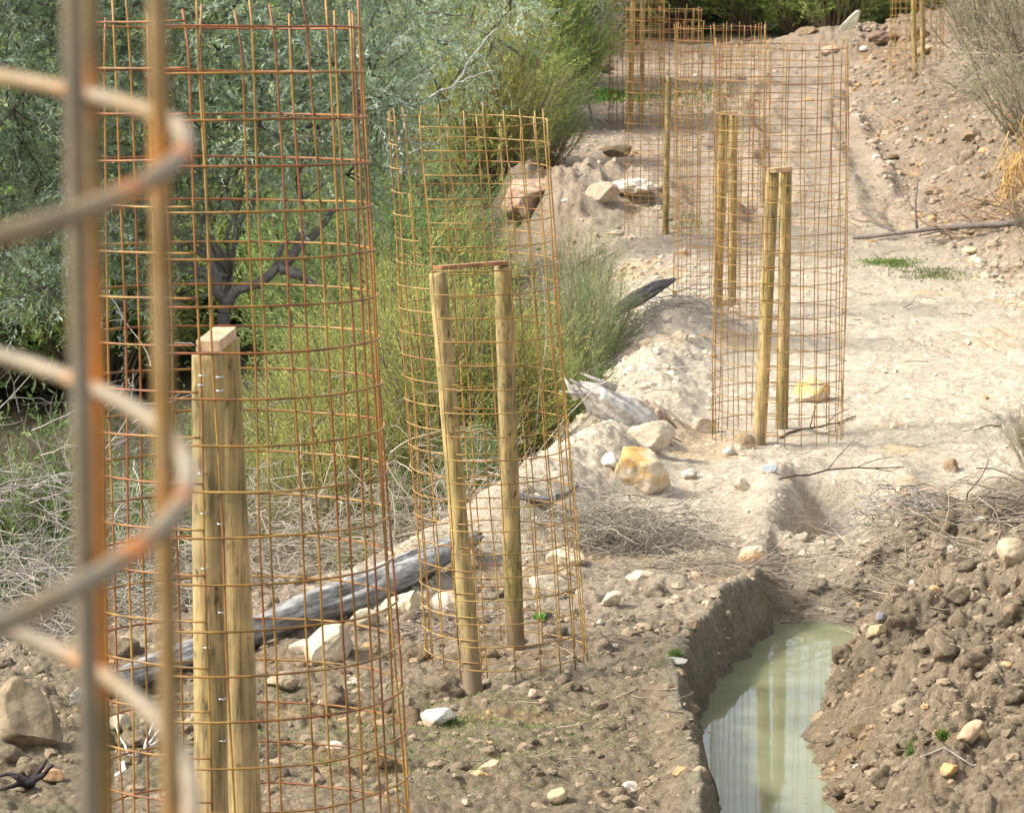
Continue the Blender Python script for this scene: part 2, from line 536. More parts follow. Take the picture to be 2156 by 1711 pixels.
def region(X, Y):
    """colour and roughness of the ground: returns (rgb, rough)"""
    Yc = np.maximum(Y, 0.5)
    u = X / Yc * F + 1078
    xe = np.interp(Y, EDGE[:, 0], EDGE[:, 1])
    xr = np.interp(Y, EDGR[:, 0], EDGR[:, 1])
    nz = fbm(X * 0.8, Y * 0.8, seed=51, oct=4)
    nf = fbm(X * 4, Y * 4, seed=52, oct=4)
    # paleness along the track
    pale = np.interp(Y, [13, 15.3, 16.6, 17.6, 19, 22, 27, 31, 36, 45, 60], [0.0, 0.12, 0.3, 0.6, 0.95, 1.0, 0.92, 0.62, 0.38, 0.34, 0.25])
    ul = np.interp(Y, [14, 16, 18, 20], [800, 1000, 1000, 900])
    # the near right heap is brown, the strip by the cages is paler
    brown_r = smooth((u - np.interp(Y, [13, 15, 16.5, 18, 19.5, 22, 60], [1450, 1500, 1750, 1830, 2150, 2500, 2500]) + 90 * nz) / 180)
    pale = pale * (1 - 0.85 * brown_r)
    bank = smooth((X - (xr - 1078) / F * Yc + 0.5 + 0.5 * nz) / 0.9)
    pale = pale * (1 - 0.95 * bank * smooth((Y - 22) / 6))
    pale = pale * (1 - 0.75 * smooth((Y - 56) / 2.5))
    lb = smooth(((xe - 1078) / F * Yc - X + 0.25 * nz) / 0.5)
    lbk = lb * smooth((Y - 15.5) / 1.2)
    pale_l = np.interp(Y, [15, 18, 24, 30, 36], [0.45, 0.85, 0.85, 0.25, 0.05]) * (1 - smooth(((xe - 1078) / F * Yc - X - 0.55) / 0.6))
    pale = pale * (1 - lbk) + pale_l * lbk
    pale = np.maximum(pale, 0.85 * np.exp(-((u - 820) / 190) ** 2 - ((Y - 16.4) / 0.9) ** 2) * (0.7 + 0.5 * nz))
    pale = np.clip(pale + 0.22 * nf * (pale > 0.02) + 0.12 * nz, 0, 1)[..., None]
    c_brown = np.array([0.272, 0.208, 0.136]); c_pale = np.array([0.645, 0.545, 0.41])
    col = c_brown * (1 - pale) + c_pale * pale
    # pinkish grey further up the track
    far = smooth((Y - 29) / 8)[..., None]
    col = col * (1 - far) + (col * np.array([0.93, 0.90, 0.90]) + 0.015) * far
    # deep valley and hillside: leaf litter
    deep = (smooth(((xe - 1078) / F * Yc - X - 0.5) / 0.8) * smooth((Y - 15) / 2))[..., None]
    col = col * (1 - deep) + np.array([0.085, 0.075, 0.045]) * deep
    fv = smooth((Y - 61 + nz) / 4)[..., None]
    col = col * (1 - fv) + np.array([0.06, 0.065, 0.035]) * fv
    # ochre and grey patches
    och = smooth((fbm(X * 1.7, Y * 1.7, seed=61) - 0.28) / 0.2)[..., None] * 0.45
    col = col * (1 - och) + col * np.array([1.12, 0.93, 0.66]) * och
    gm = (smooth((fbm(X * 2.5, Y * 2.5, seed=62) - 0.2) / 0.3) * smooth((900 - u) / 500) * smooth((15.5 - Y) / 2))[..., None] * 0.55
    col = col * (1 - gm) + np.array([0.16, 0.17, 0.08]) * gm
    # damp rim round the water
    rough = np.interp(Y, [11, 15, 17, 19, 22, 30, 40, 60], [0.8, 0.85, 0.6, 0.38, 0.3, 0.35, 0.45, 0.6]) + 0.3 * np.clip(nf + nz, -0.4, 1)
    rough = rough + 0.40 * brown_r * smooth((19 - Y) / 2) + 0.95 * bank + 0.65 * lb + 0.9 * smooth((Y - 56) / 2.5)
    return col, np.clip(rough, 0.05, 1.6)


def make_ground():
    uin = np.concatenate([np.linspace(-3600, -260, 90), np.linspace(-220, 2376, 640), np.linspace(2420, 6000, 90)])
    ya = np.linspace(-6, 11.3, 70)
    vv = np.linspace(1800, 60, 800)
    # rows spaced evenly in the picture along the track
    yy = np.linspace(11.4, 66, 4000)
    vt = -200 + (EYE - np.interp(yy, TRK[:, 0], TRK[:, 1])) / yy * F
    yb = np.interp(-vv, -vt, yy)
    yb = np.unique(np.clip(yb, 11.4, 66))
    yc = 66 + np.linspace(0.03, 1, 80) ** 2 * 190
    ys = np.concatenate([ya, yb, yc])
    U, YY = np.meshgrid(uin, ys)
    wid = np.where(YY < 11.4, 11.4 / 14 + (np.maximum(YY, 0)) * 0 + 11.0, YY)
    wid = np.maximum(YY, 11.0)
    X = (U - 1078) / F * wid
    Z = ground(X, YY)
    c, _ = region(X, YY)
    d = np.full(X.shape, 9.0)
    m = (YY > 10) & (YY < 20)
    dd, ss = sdpoly(X[m], YY[m], WPOLY); d[m] = dd
    ss_ = np.ones(X.shape); ss_[m] = ss
    clay = (smooth((0.20 - d) / 0.05) * smooth((d + 0.3) / 0.1) * (ss_ < 0.45) * (0.7 + 0.5 * fbm(X * 9, Z * 25, seed=72)))[..., None]
    c = c * (1 - clay) + np.array([0.27, 0.235, 0.165]) * clay
    wet = (smooth(1 - (d - 0.0) / 0.07) * (0.6 + 0.4 * fbm(X * 6, YY * 6, seed=71)))[..., None]
    c = c * (1 - wet) + np.array([0.17, 0.135, 0.09]) * wet * 0.8 + c * 0.2 * wet
    nr, nc = X.shape
    i = np.arange(nr - 1)[:, None] * nc; j = np.arange(nc - 1)[None, :]
    f = np.stack([i + j, i + j + 1, i + nc + j + 1, i + nc + j], -1).reshape(-1, 4)
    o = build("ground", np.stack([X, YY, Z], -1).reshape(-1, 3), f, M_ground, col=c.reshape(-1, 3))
    tag(o, kind="structure")


make_ground()
# water sheet, its edge hidden under the trench walls
wx, wy = WPOLY[:, 0], WPOLY[:, 1]
cx_, cy_ = wx.mean(), wy.mean()
wp = []
for k_ in range(len(WPOLY)):
    a_, b_, c_ = WPOLY[k_ - 1], WPOLY[k_], WPOLY[(k_ + 1) % len(WPOLY)]
    t_ = unit(c_ - a_)
    wp.append((b_[0] - t_[1] * -0.0 + (-t_[1]) * 0.10 * 1, b_[1] + t_[0] * 0.10, ZW))
wo = build("water", np.array(wp), [list(range(len(wp)))[::-1]], M_water, smooth_sh=False)
tag(wo, kind="structure")


def water_debris():
    r_ = np.random.default_rng(321)
    mb = MB()
    lo, hi = WPOLY.min(0), WPOLY.max(0)
    P = lo + (hi - lo) * r_.random((2500, 2))
    d, _ = sdpoly(P[:, 0], P[:, 1], WPOLY)
    P = P[(d < -0.005) & ((r_.random(len(P)) < 0.03) | (d > -0.03))]
    n = len(P)
    a = r_.uniform(0, 6.28, n)
    p = np.stack([P[:, 0], P[:, 1], np.full(n, ZW + 0.0015)], -1)
    L = r_.uniform(0.004, 0.022, n)
    dd = np.stack([np.cos(a), np.sin(a), 0 * a], -1); sd = np.stack([-np.sin(a), np.cos(a), 0 * a], -1)
    w_ = (L * r_.uniform(0.15, 0.5, n))[:, None]
    v = np.stack([p, p + dd * L[:, None] / 2 + sd * w_ / 2, p + dd * L[:, None], p + dd * L[:, None] / 2 - sd * w_ / 2], 1).reshape(-1, 3)
    c = np.repeat(np.array([[0.34, 0.27, 0.17]]) * r_.uniform(0.3, 1.3, (n, 1)), 4, 0)
    mb.add(v, np.arange(n * 4).reshape(-1, 4), c)
    o = mb.build("floating_debris", M_twig, loc=(P[:, 0].mean(), P[:, 1].mean(), ZW), smooth_sh=False)
    tag(o, "bits of bark and leaf floating along the edge of the muddy water", "debris", kind="stuff")


water_debris()


def gz(X, Y, detail=True):
    return float(ground(np.array([X], float), np.array([Y], float), detail)[0])


# ------------------------------------------------------------------ wire cages
C_RED = np.array([0.22, 0.066, 0.010]); C_OCH = np.array([0.275, 0.142, 0.018]); C_TAN = np.array([0.35, 0.215, 0.055]); C_GRY = np.array([0.18, 0.150, 0.098])
C_ORG = np.array([0.60, 0.18, 0.006])


def wire_colour(pts, seed, red=0.5, weld=None, big=False):
    n = fbm(pts[:, 0] * 3 + seed * 3.1, pts[:, 1] * 3, pts[:, 2] * 3, seed=seed, oct=3) * 0.9 + fbm(pts[:, 0] * 25, pts[:, 1] * 25, pts[:, 2] * 25, seed=seed + 3, oct=2) * 0.5
    t = np.clip(0.5 + n + (0.5 - red), 0, 1)[:, None]
    c = np.where(t < 0.5, C_RED * (1 - 2 * t) + C_OCH * 2 * t, C_OCH * (2 - 2 * t) + C_TAN * (2 * t - 1))
    if big:
        n = n + 0.5 * fbm(pts[:, 0] * 60, pts[:, 1] * 60, pts[:, 2] * 60, seed=seed + 5, oct=3)
        t2 = smooth((n + 0.2) / 0.35)[:, None]
        c = C_OCH * 0.72 * (1 - t2) + C_GRY * t2
    dk = smooth((fbm(pts[:, 0] * 40, pts[:, 1] * 40, pts[:, 2] * 40, seed=seed + 6, oct=2) - 0.1) / 0.25)[:, None]
    c = c * (1 - 0.5 * dk)
    if weld is not None:
        k = np.clip(weld, 0, 1)[:, None]
        c = c * (1 - k) + C_ORG * k
    return c


def post_mesh(p0, p1, r, seed, sides=20, rings=40, flat=0.0):
    """round pole from p0 (in the ground) to p1; returns a mesh builder"""
    p0, p1 = np.array(p0, float), np.array(p1, float)
    t = np.linspace(0, 1, rings)
    L = np.linalg.norm(p1 - p0)
    bow = np.sin(t * math.pi) * 0.006 * (h01(np.array([seed]), np.array([1]), np.array([0]), 3)[0] - 0.5) * 2
    c = p0 + (p1 - p0) * t[:, None] + np.stack([bow, bow * 0.3, 0 * bow], -1)
    ax = unit(p1 - p0)
    a = unit(np.cross(ax, [0, 1, 0])); b = np.cross(ax, a)
    ang = np.arange(sides) * 2 * math.pi / sides
    TT, AA = np.meshgrid(t, ang, indexing='ij')
    rr = r * (1.04 - 0.07 * TT) * (1 + 0.035 * fbm(np.cos(AA) * 1.5 + seed, np.sin(AA) * 1.5, TT * L * 1.6, seed=seed, oct=3))
    rr = rr * (1 - flat * np.exp(-((AA - 3.6) / 0.5) ** 2))
    v = c[:, None, :] + rr[..., None] * (a * np.cos(AA)[..., None] + b * np.sin(AA)[..., None])
    v = v.reshape(-1, 3)
    i = np.arange(rings - 1)[:, None] * sides; j = np.arange(sides)[None, :]; j2 = (j + 1) % sides
    f = np.stack([i + j, i + j2, i + sides + j2, i + sides + j], -1).reshape(-1, 4)
    mb = MB()
    mb.add(v, f)
    # bevelled top
    top = v[-sides:]
    ctr = top.mean(0)
    ins = ctr + (top - ctr) * 0.93 + ax * 0.004
    n0 = len(v)
    mb.v.append(np.concatenate([ins, [ctr + ax * 0.005]])); mb.c.append(np.full((sides + 1, 3), 0.5)); mb.n += sides + 1
    k = np.arange(sides); k2 = (k + 1) % sides
    mb.f.setdefault(4, []).append(np.stack([(rings - 1) * sides + k, (rings - 1) * sides + k2, n0 + k2, n0 + k], -1))
    mb.f.setdefault(3, []).append(np.stack([n0 + k, n0 + k2, np.full(sides, n0 + sides)], -1))
    return mb


def board_mesh(a, b, wd, th):
    """sawn board between the points a and b (centres of its ends), slightly worn edges"""
    a, b = np.array(a, float), np.array(b, float)
    ax = unit(b - a)
    s = unit(np.cross(ax, [0, 0, 1])); up = np.cross(s, ax)
    bm = bmesh.new()
    vs = []
    for e in (a, b):
        for (q, r_) in ((-1, -1), (1, -1), (1, 1), (-1, 1)):
            vs.append(bm.verts.new(e + s * wd / 2 * q + up * th / 2 * r_))
    for f in ((0, 1, 2, 3), (7, 6, 5, 4), (0, 4, 5, 1), (1, 5, 6, 2), (2, 6, 7, 3), (3, 7, 4, 0)):
        bm.faces.new([vs[i] for i in f])
    bmesh.ops.recalc_face_normals(bm, faces=bm.faces)
    bmesh.ops.bevel(bm, geom=list(bm.edges), offset=min(th, wd) * 0.07, segments=2, affect='EDGES', profile=0.5)
    v = np.array([tuple(q.co) for q in bm.verts]); f = [[q.index for q in fc.verts] for fc in bm.faces]
    bm.verts.index_update()
    f = [[q.index for q in fc.verts] for fc in bm.faces]
    bm.free()
    return v, f


def make_cage(seed, cx, cy, ztop, h, Rt, Rb, lean, label, th0, posts, board=None, bmat=None, wire=0.0028, pitch=0.1, vstep=0.1, red=0.5,
              segs=64, sides=6, tear=0.08, gap=0.0, stub=0.055, tilt=0.0, name="tree_guard_cage", staples=()):
    """cx, cy: axis at the top; lean = shift (x, y) of the axis from top to bottom"""
    r_ = np.random.default_rng(seed)
    zb = ztop - h
    root = empty(name, (cx + lean[0], cy + lean[1], zb), label, "tree guard", "rusty wire tree guards along the track")
    mb = MB()
    nz = int(round(h / pitch))
    per = 2 * math.pi * (Rt + Rb) / 2
    t0, span = th0 + 0.10, 2 * math.pi + 0.16

    def P(s, dz, wob=True):
        """s in 0..1 along the mesh, dz down from the top"""
        k = dz / h
        th = t0 - s * span
        rr = (Rt + (Rb - Rt) * k) * (0.965 + 0.05 * s + tear * smooth((s - 0.72) / 0.28))
        rr = rr * (1 + 0.016 * np.sin(th * 2 + seed) + 0.014 * np.sin(th * 3 + dz * 2.5 + seed * 2) + 0.006 * np.sin(th * 7 + dz * 6 + seed))
        ccx = cx + lean[0] * k; ccy = cy + lean[1] * k
        x = ccx + rr * np.cos(th); y = ccy + rr * np.sin(th)
        z = ztop - dz + tilt * (y - ccy) - 0.012 * s
        return np.stack([x, y, z + 0 * s], -1)

    for i in range(nz + 1):
        s0 = gap * max(0, 1 - i / (nz * 0.45))
        s = np.linspace(s0, 1, segs)
        dz = i * pitch + 0.0035 * fbm(s * 9, np.full_like(s, i * 3.7), seed=seed + 2, oct=2)
        p = P(s, dz)
        mb.tube(p, wire, sides, wire_colour(p, seed * 7 + i, red + (0.35 if i < 4 else 0) * (red > 0.4)))
    nv = int(span * (Rt + Rb) / 2 / vstep)
    for j in range(nv + 1):
        s = j / nv
        top = r_.uniform(0.012, stub)
        start = 0.0
        if gap and s < gap:
            start = h * 0.45 * (1 - s / gap) // pitch * pitch
        if start <= 0: start = -top
        dz = np.linspace(start, h + r_.uniform(0.0, 0.03), 30)
        ph = r_.uniform(0, 6)
        ss = s + 0.0022 * np.sin(dz * 2.2 + ph) + 0.0008 * np.sin(dz * 9 + ph)
        p = P(ss, dz)
        # wires sit just inside the hoops
        k = np.clip(dz / h, 0, 1)
        cc = np.stack([cx + lean[0] * k, cy + lean[1] * k, p[:, 2]], -1)
        inw = unit((cc - p) * np.array([1, 1, 0]))
        p = p + inw * wire * 1.7
        if r_.random() < 0.25:
            p[0] += np.array([r_.uniform(-1, 1), r_.uniform(-1, 1), 0]) * 0.012
        mb.tube(p, wire, sides, wire_colour(p, seed * 11 + j + 100, red))
    mb.build("wire_mesh", M_rust, root)
    out = []
    for k, (top, bot, r) in enumerate(posts):
        top, bot = np.array(top), np.array(bot)
        d = unit(bot - top)
        pm = post_mesh(bot + d * 0.25, top, r, seed * 5 + k, flat=0.10 if k == 0 else 0.0)
        out.append(pm.build("post", M_post, root))
    if board:
        v, f = board_mesh(*board)
        build("cross_board", v, f, bmat or M_board, root, smooth_sh=False)
    for (k, p, ln) in staples:
        p = np.array(p, float)
        s = MB()
        q = np.array([[-ln / 2, 0.008, 0], [-ln / 2, -0.004, 0], [-ln * 0.3, -0.0065, 0], [ln * 0.3, -0.0065, 0], [ln / 2, -0.004, 0], [ln / 2, 0.008, 0]]) + p
        s.tube(q, 0.0016, 6)
        s.build("staple", M_staple, out[k])
    return root


# foreground cage, a metre from the lens -------------------------------------------------
def front_cage():
    cx, cy, r = -0.3845, 0.995, 0.2888
    zg = 1.55
    root = empty("tree_guard_cage", (cx, cy, zg), "blurred rusty wire guard filling the left edge, nearest of all", "tree guard", "rusty wire tree guards along the track")
    mb = MB()
    tl = 0.068
    z1 = EYE - 0.0722           # height of a hoop at the middle of the cage
    Z0 = z1 - 0.1 * 16
    wire = 0.0028
    hoops = [z1 + 0.1 * k for k in range(8, -17, -1)]
    c0 = np.array([cx, cy])
    front1, front3, back2 = np.array([-.1178, .925]), np.array([-.1010, .985]), np.array([-.1418, 1.158])
    angs = [math.atan2(*(p - c0)[::-1]) for p in (front1, front3, back2)]
    extra = [angs[0] - 0.26 * k for k in range(2, 10)] + [angs[2] + 0.27 * k for k in range(1, 10)]
    allv = angs + extra
    for i, z in enumerate(hoops):
        th = np.linspace(angs[0] - 3.3, angs[0] + 3.1, 220)
        rr = r * (1 + 0.006 * np.sin(3 * th + i * 0.4))
        p = np.stack([cx + rr * np.cos(th), cy + rr * np.sin(th), z + tl * rr * np.sin(th) + 0.0012 * np.sin(th * 5 + i)], -1)
        weld = np.zeros(len(th))
        for k, a in enumerate(allv):
            d = (th - a) * r
            weld += np.exp(-(d / 0.008) ** 2) * (0.5 + 0.5 * abs(math.sin(i * 2.3 + k * 1.7)))
        k_ = np.clip(weld, 0, 1)[:, None]
        hc = wire_colour(p, i + 40, big=True)
        hc = hc * 0.45 + np.array([0.27, 0.205, 0.12]) * 0.55
        mb.tube(p, wire * 1.08, 14, hc * (1 - k_) + C_ORG * k_)
    for k, a in enumerate(allv):
        zz = np.linspace(hoops[0] + 0.03, zg - 0.05, 420)
        rin = r - wire * 1.8
        if k < 3: rin = math.hypot(*((front1, front3, back2)[k] - c0))
        x = cx + rin * math.cos(a) + 0.0006 * np.sin(zz * 7 + k); y = cy + rin * math.sin(a) + 0 * zz
        p = np.stack([x, y, zz], -1)
        weld = np.zeros(len(zz))
        zo = tl * r * math.sin(a)
        for i, z in enumerate(hoops):
            weld += np.exp(-((zz - z - zo) / 0.009) ** 2) * (0.45 + 0.55 * abs(math.sin(i * 2.3 + k * 1.7)))
        weld *= 0.7 if k else 0.1
        weld += 0.35 * smooth((fbm(zz * 14 + k * 9, zz * 0 + k, seed=90, oct=2) - 0.25) / 0.2)
        cc = wire_colour(p, k + 70, big=True, weld=weld)
        if k == 0: cc = wire_colour(p, 70, big=True) * 0.3 + C_GRY * 0.7
        if k == 1: cc = cc * 0.5 + C_OCH * 0.55
        if k == 2:
            q_ = np.clip(weld, 0, 1)[:, None]
            cc = (cc * 0.4 + C_OCH * np.array([0.42, 0.46, 0.4])) * (1 - q_) + C_ORG * q_
        mb.tube(p, wire * 1.05, 14, cc)
    mb.build("wire_mesh", M_rust, root)


front_cage()

# cage A ------------------------------------------------------------------------------------
YA = 7.7
ta = at(454, 62, YA)
frt = (at(439, 748, YA - 0.30), at(452, 1760, YA - 0.33))
rea = (at(470, 716, YA + 0.02), at(517, 1745, YA + 0.05))


def down(p0, p1, zt):
    """follow p0 -> p1 down to height zt"""
    p0, p1 = np.array(p0), np.array(p1)
    return p0 + (p1 - p0) * (zt - p0[2]) / (p1[2] - p0[2])


zA = gz(ux(480, YA), YA)
frt = (frt[0], down(*frt, zA)); rea = (rea[0], down(*rea, zA))
px_m = 930.0
stp = []
for (u_, v_) in ((408 + 18, 790), (462, 793), (462, 822), (424, 810), (424, 996), (429, 1080), (464, 1102), (431, 1196), (466, 1288), (436, 1362), (467, 1470), (468, 1558), (440, 1660)):
    q = at(u_, v_, YA - 0.352)
    stp.append((0, q, 0.013))
make_cage(11, ta[0], YA + 0.03, ta[2] + 0.012, 2.35, 0.335, 0.385, (0.08, -0.13), "tall rusty wire guard with pale board on two poles, left foreground, sharp",
          R(-103), [(frt[0], frt[1], 0.038), (rea[0], rea[1], 0.038)],
          board=(at(438, 733, YA - 0.335) + np.array([0, 0, 0.004]), at(474, 700, YA + 0.06), 0.052, 0.026),
          wire=0.0026, red=0.62, segs=120, sides=8, tear=0.12, stub=0.11, tilt=-0.052, staples=stp)

# cage B ------------------------------------------------------------------------------------
YB = 14.6
tb = at(981, 250, YB)
fB = (at(922, 578, 14.32), at(1000, 1486, 14.32)); rB = (at(1059, 562, 14.85), at(1086, 1374, 15.0))
make_cage(23, tb[0], YB, tb[2], 2.33, 0.352, 0.366, (0.165, 0.0), "rusty wire guard with splayed poles and cross board, in front of the green shrubs",
          R(-112), [(fB[0], fB[1], 0.040), (rB[0], rB[1], 0.041)],
          board=(at(921, 564, 14.26), at(1066, 553, 14.88), 0.042, 0.018), bmat=M_board_old,
          wire=0.0027, red=0.30, segs=96, tear=0.16, gap=0.13, tilt=0.0)

# cage C ------------------------------------------------------------------------------------
YC = 20.7
tc_ = at(1646, 96, YC)
fC = (at(1627, 366, 20.35), at(1598, 934, 20.35)); rC = (at(1654, 362, 20.85), at(1645, 902, 20.95))
make_cage(31, tc_[0], YC, tc_[2], 2.37, 0.412, 0.412, (0.0, 0.0), "rusty wire guard on the pale track with yellow stone behind, two close poles",
          R(-100), [(fC[0], fC[1], 0.040), (rC[0], rC[1], 0.039)],
          board=(at(1625, 359, 20.28), at(1659, 356, 20.92), 0.06, 0.03), wire=0.0027, red=0.45, segs=80, tear=0.06, tilt=0.0)
# cage C2
Y2 = 27.0
t2 = at(1517, 57, Y2)
f2 = (at(1525, 244, 26.7), at(1511, 624, 26.7)); r2 = (at(1543, 246, 27.2), at(1540, 612, 27.3))
make_cage(37, t2[0], Y2, t2[2], 2.28, 0.370, 0.372, (0.0, 0.0), "rusty wire guard with two poles directly behind the yellow stone guard",
          R(-95), [(f2[0], f2[1], 0.038), (r2[0], r2[1], 0.036)], board=(at(1521, 239, 26.65), at(1547, 238, 27.25), 0.06, 0.03),
          wire=0.0026, red=0.45, segs=64)
# cage D, single pole
Y3 = 33.6
t3 = at(1396, 20, Y3)
make_cage(41, t3[0], Y3, t3[2], 2.33, 0.378, 0.378, (0.0, 0.0), "rusty wire guard with a single thin leaning pole on the bank edge",
          R(-88), [(at(1409, 163, 33.3), at(1401, 512, 33.3), 0.030)], wire=0.0027, red=0.45, segs=56, sides=5)
# cage E, two tall posts at the top of the picture
Y4 = 46.0
t4 = at(1341, -92, Y4)
make_cage(43, t4[0], Y4, t4[2], 2.38, 0.385, 0.385, (0.0, 0.0), "distant wire guard with two poles reaching the top edge, left of the track",
          R(-95), [(at(1333, 2, 45.7), at(1325, 270, 45.7), 0.038), (at(1354, 4, 46.2), at(1350, 258, 46.2), 0.030)],
          board=(at(1330, -2, 45.6), at(1357, -1, 46.3), 0.06, 0.03), wire=0.0031, red=0.35, segs=48, sides=4)
# cage F
Y5 = 50.5
t5 = at(1934, -185, Y5)
make_cage(47, t5[0], Y5, t5[2], 2.35, 0.40, 0.40, (0.0, 0.0), "farthest wire guard with two pale poles on the right bank",
          R(-95), [(at(1922, -60, 50.2), at(1926, 126, 50.2), 0.040), (at(1940, -58, 50.7), at(1943, 120, 50.7), 0.036)], wire=0.0031, red=0.35, segs=48, sides=4)

# ------------------------------------------------------------------ rocks
def ico(sub):
    bm = bmesh.new()
    bmesh.ops.create_icosphere(bm, subdivisions=sub, radius=1.0)
    bm.verts.index_update()
    v = np.array([tuple(q.co) for q in bm.verts]); f = np.array([[q.index for q in fc.verts] for fc in bm.faces])
    bm.free()
    return v, f


ICO = {k: ico(k) for k in (1, 2, 3, 4, 5)}


def rock_verts(seed, size, sub=5, cuts=9, rough=0.05):
    r_ = np.random.default_rng(seed)
    v, f = ICO[sub]
    v = v.copy()
    for _ in range(cuts):
        n = unit(r_.normal(size=3)); d = r_.uniform(0.55, 0.85)
        k = v @ n - d
        v = v - np.where(k > 0, k, 0)[:, None] * n * 0.92
    nn = unit(v)
    v = v + nn * (rough * fbm(v[:, 0] * 2.5 + seed, v[:, 1] * 2.5, v[:, 2] * 2.5, seed=seed, oct=5) * 2)[:, None]
    a = r_.uniform(0, 6.28)
    v = v * np.array(size)
    c, s = math.cos(a), math.sin(a)
    return v, f


def rock(u, v, Y, size, seed, colour, label, patch=None, name="rock", rot=0.0, sink=0.25, rough=0.05, cat="rock", sub=5, group=None):
    p = at(u, v, Y)                # the middle of the stone
    vv, f = rock_verts(seed, size, sub, rough=rough)
    c, s = math.cos(rot), math.sin(rot)
    vv = np.stack([vv[:, 0] * c - vv[:, 2] * s, vv[:, 1], vv[:, 0] * s + vv[:, 2] * c], -1)
    g = gz(p[0], p[1])
    p[2] = g + (vv[:, 2].max() - vv[:, 2].min()) * (0.5 - sink)
    w_ = vv + p
    col = np.tile(np.array(colour, float), (len(w_), 1)) * (1 + 0.18 * fbm(w_[:, 0] * 12, w_[:, 1] * 12, w_[:, 2] * 12, seed=seed)[:, None])
    if patch is not None:
        k = smooth((fbm(w_[:, 0] * 6, w_[:, 1] * 6, w_[:, 2] * 14, seed=seed + 4) + 0.12) / 0.3)[:, None]
        col = col * (1 - k) + np.array(patch) * k
    hh = w_[:, 2].max() - g
    soil = smooth((g + 0.38 * hh - w_[:, 2]) / (0.35 * hh) + 0.8 * fbm(w_[:, 0] * 20, w_[:, 1] * 20, w_[:, 2] * 20, seed=seed + 7))[:, None] * 0.85
    sc_, _ = region(np.array([p[0]]), np.array([p[1]]))
    col = col * (1 - soil) + sc_ * 0.9 * soil
    o = build(name, w_, f, M_rock, col=col, loc=(p[0], p[1], g))
    tag(o, label, cat, group)
    return o


def yv(u, v, lo=11.5, hi=62):
    """depth at which the ground shows at pixel (u, v): first hit along the ray"""
    ys = np.linspace(lo, hi, 1600)
    a = at(u, v, 1.0) - np.array([0, 0, EYE])
    X = a[0] * ys; Z = EYE + a[2] * ys
    g = ground(X, ys)
    k = np.where(Z < g)[0]
    return float(ys[k[0]]) if len(k) else hi


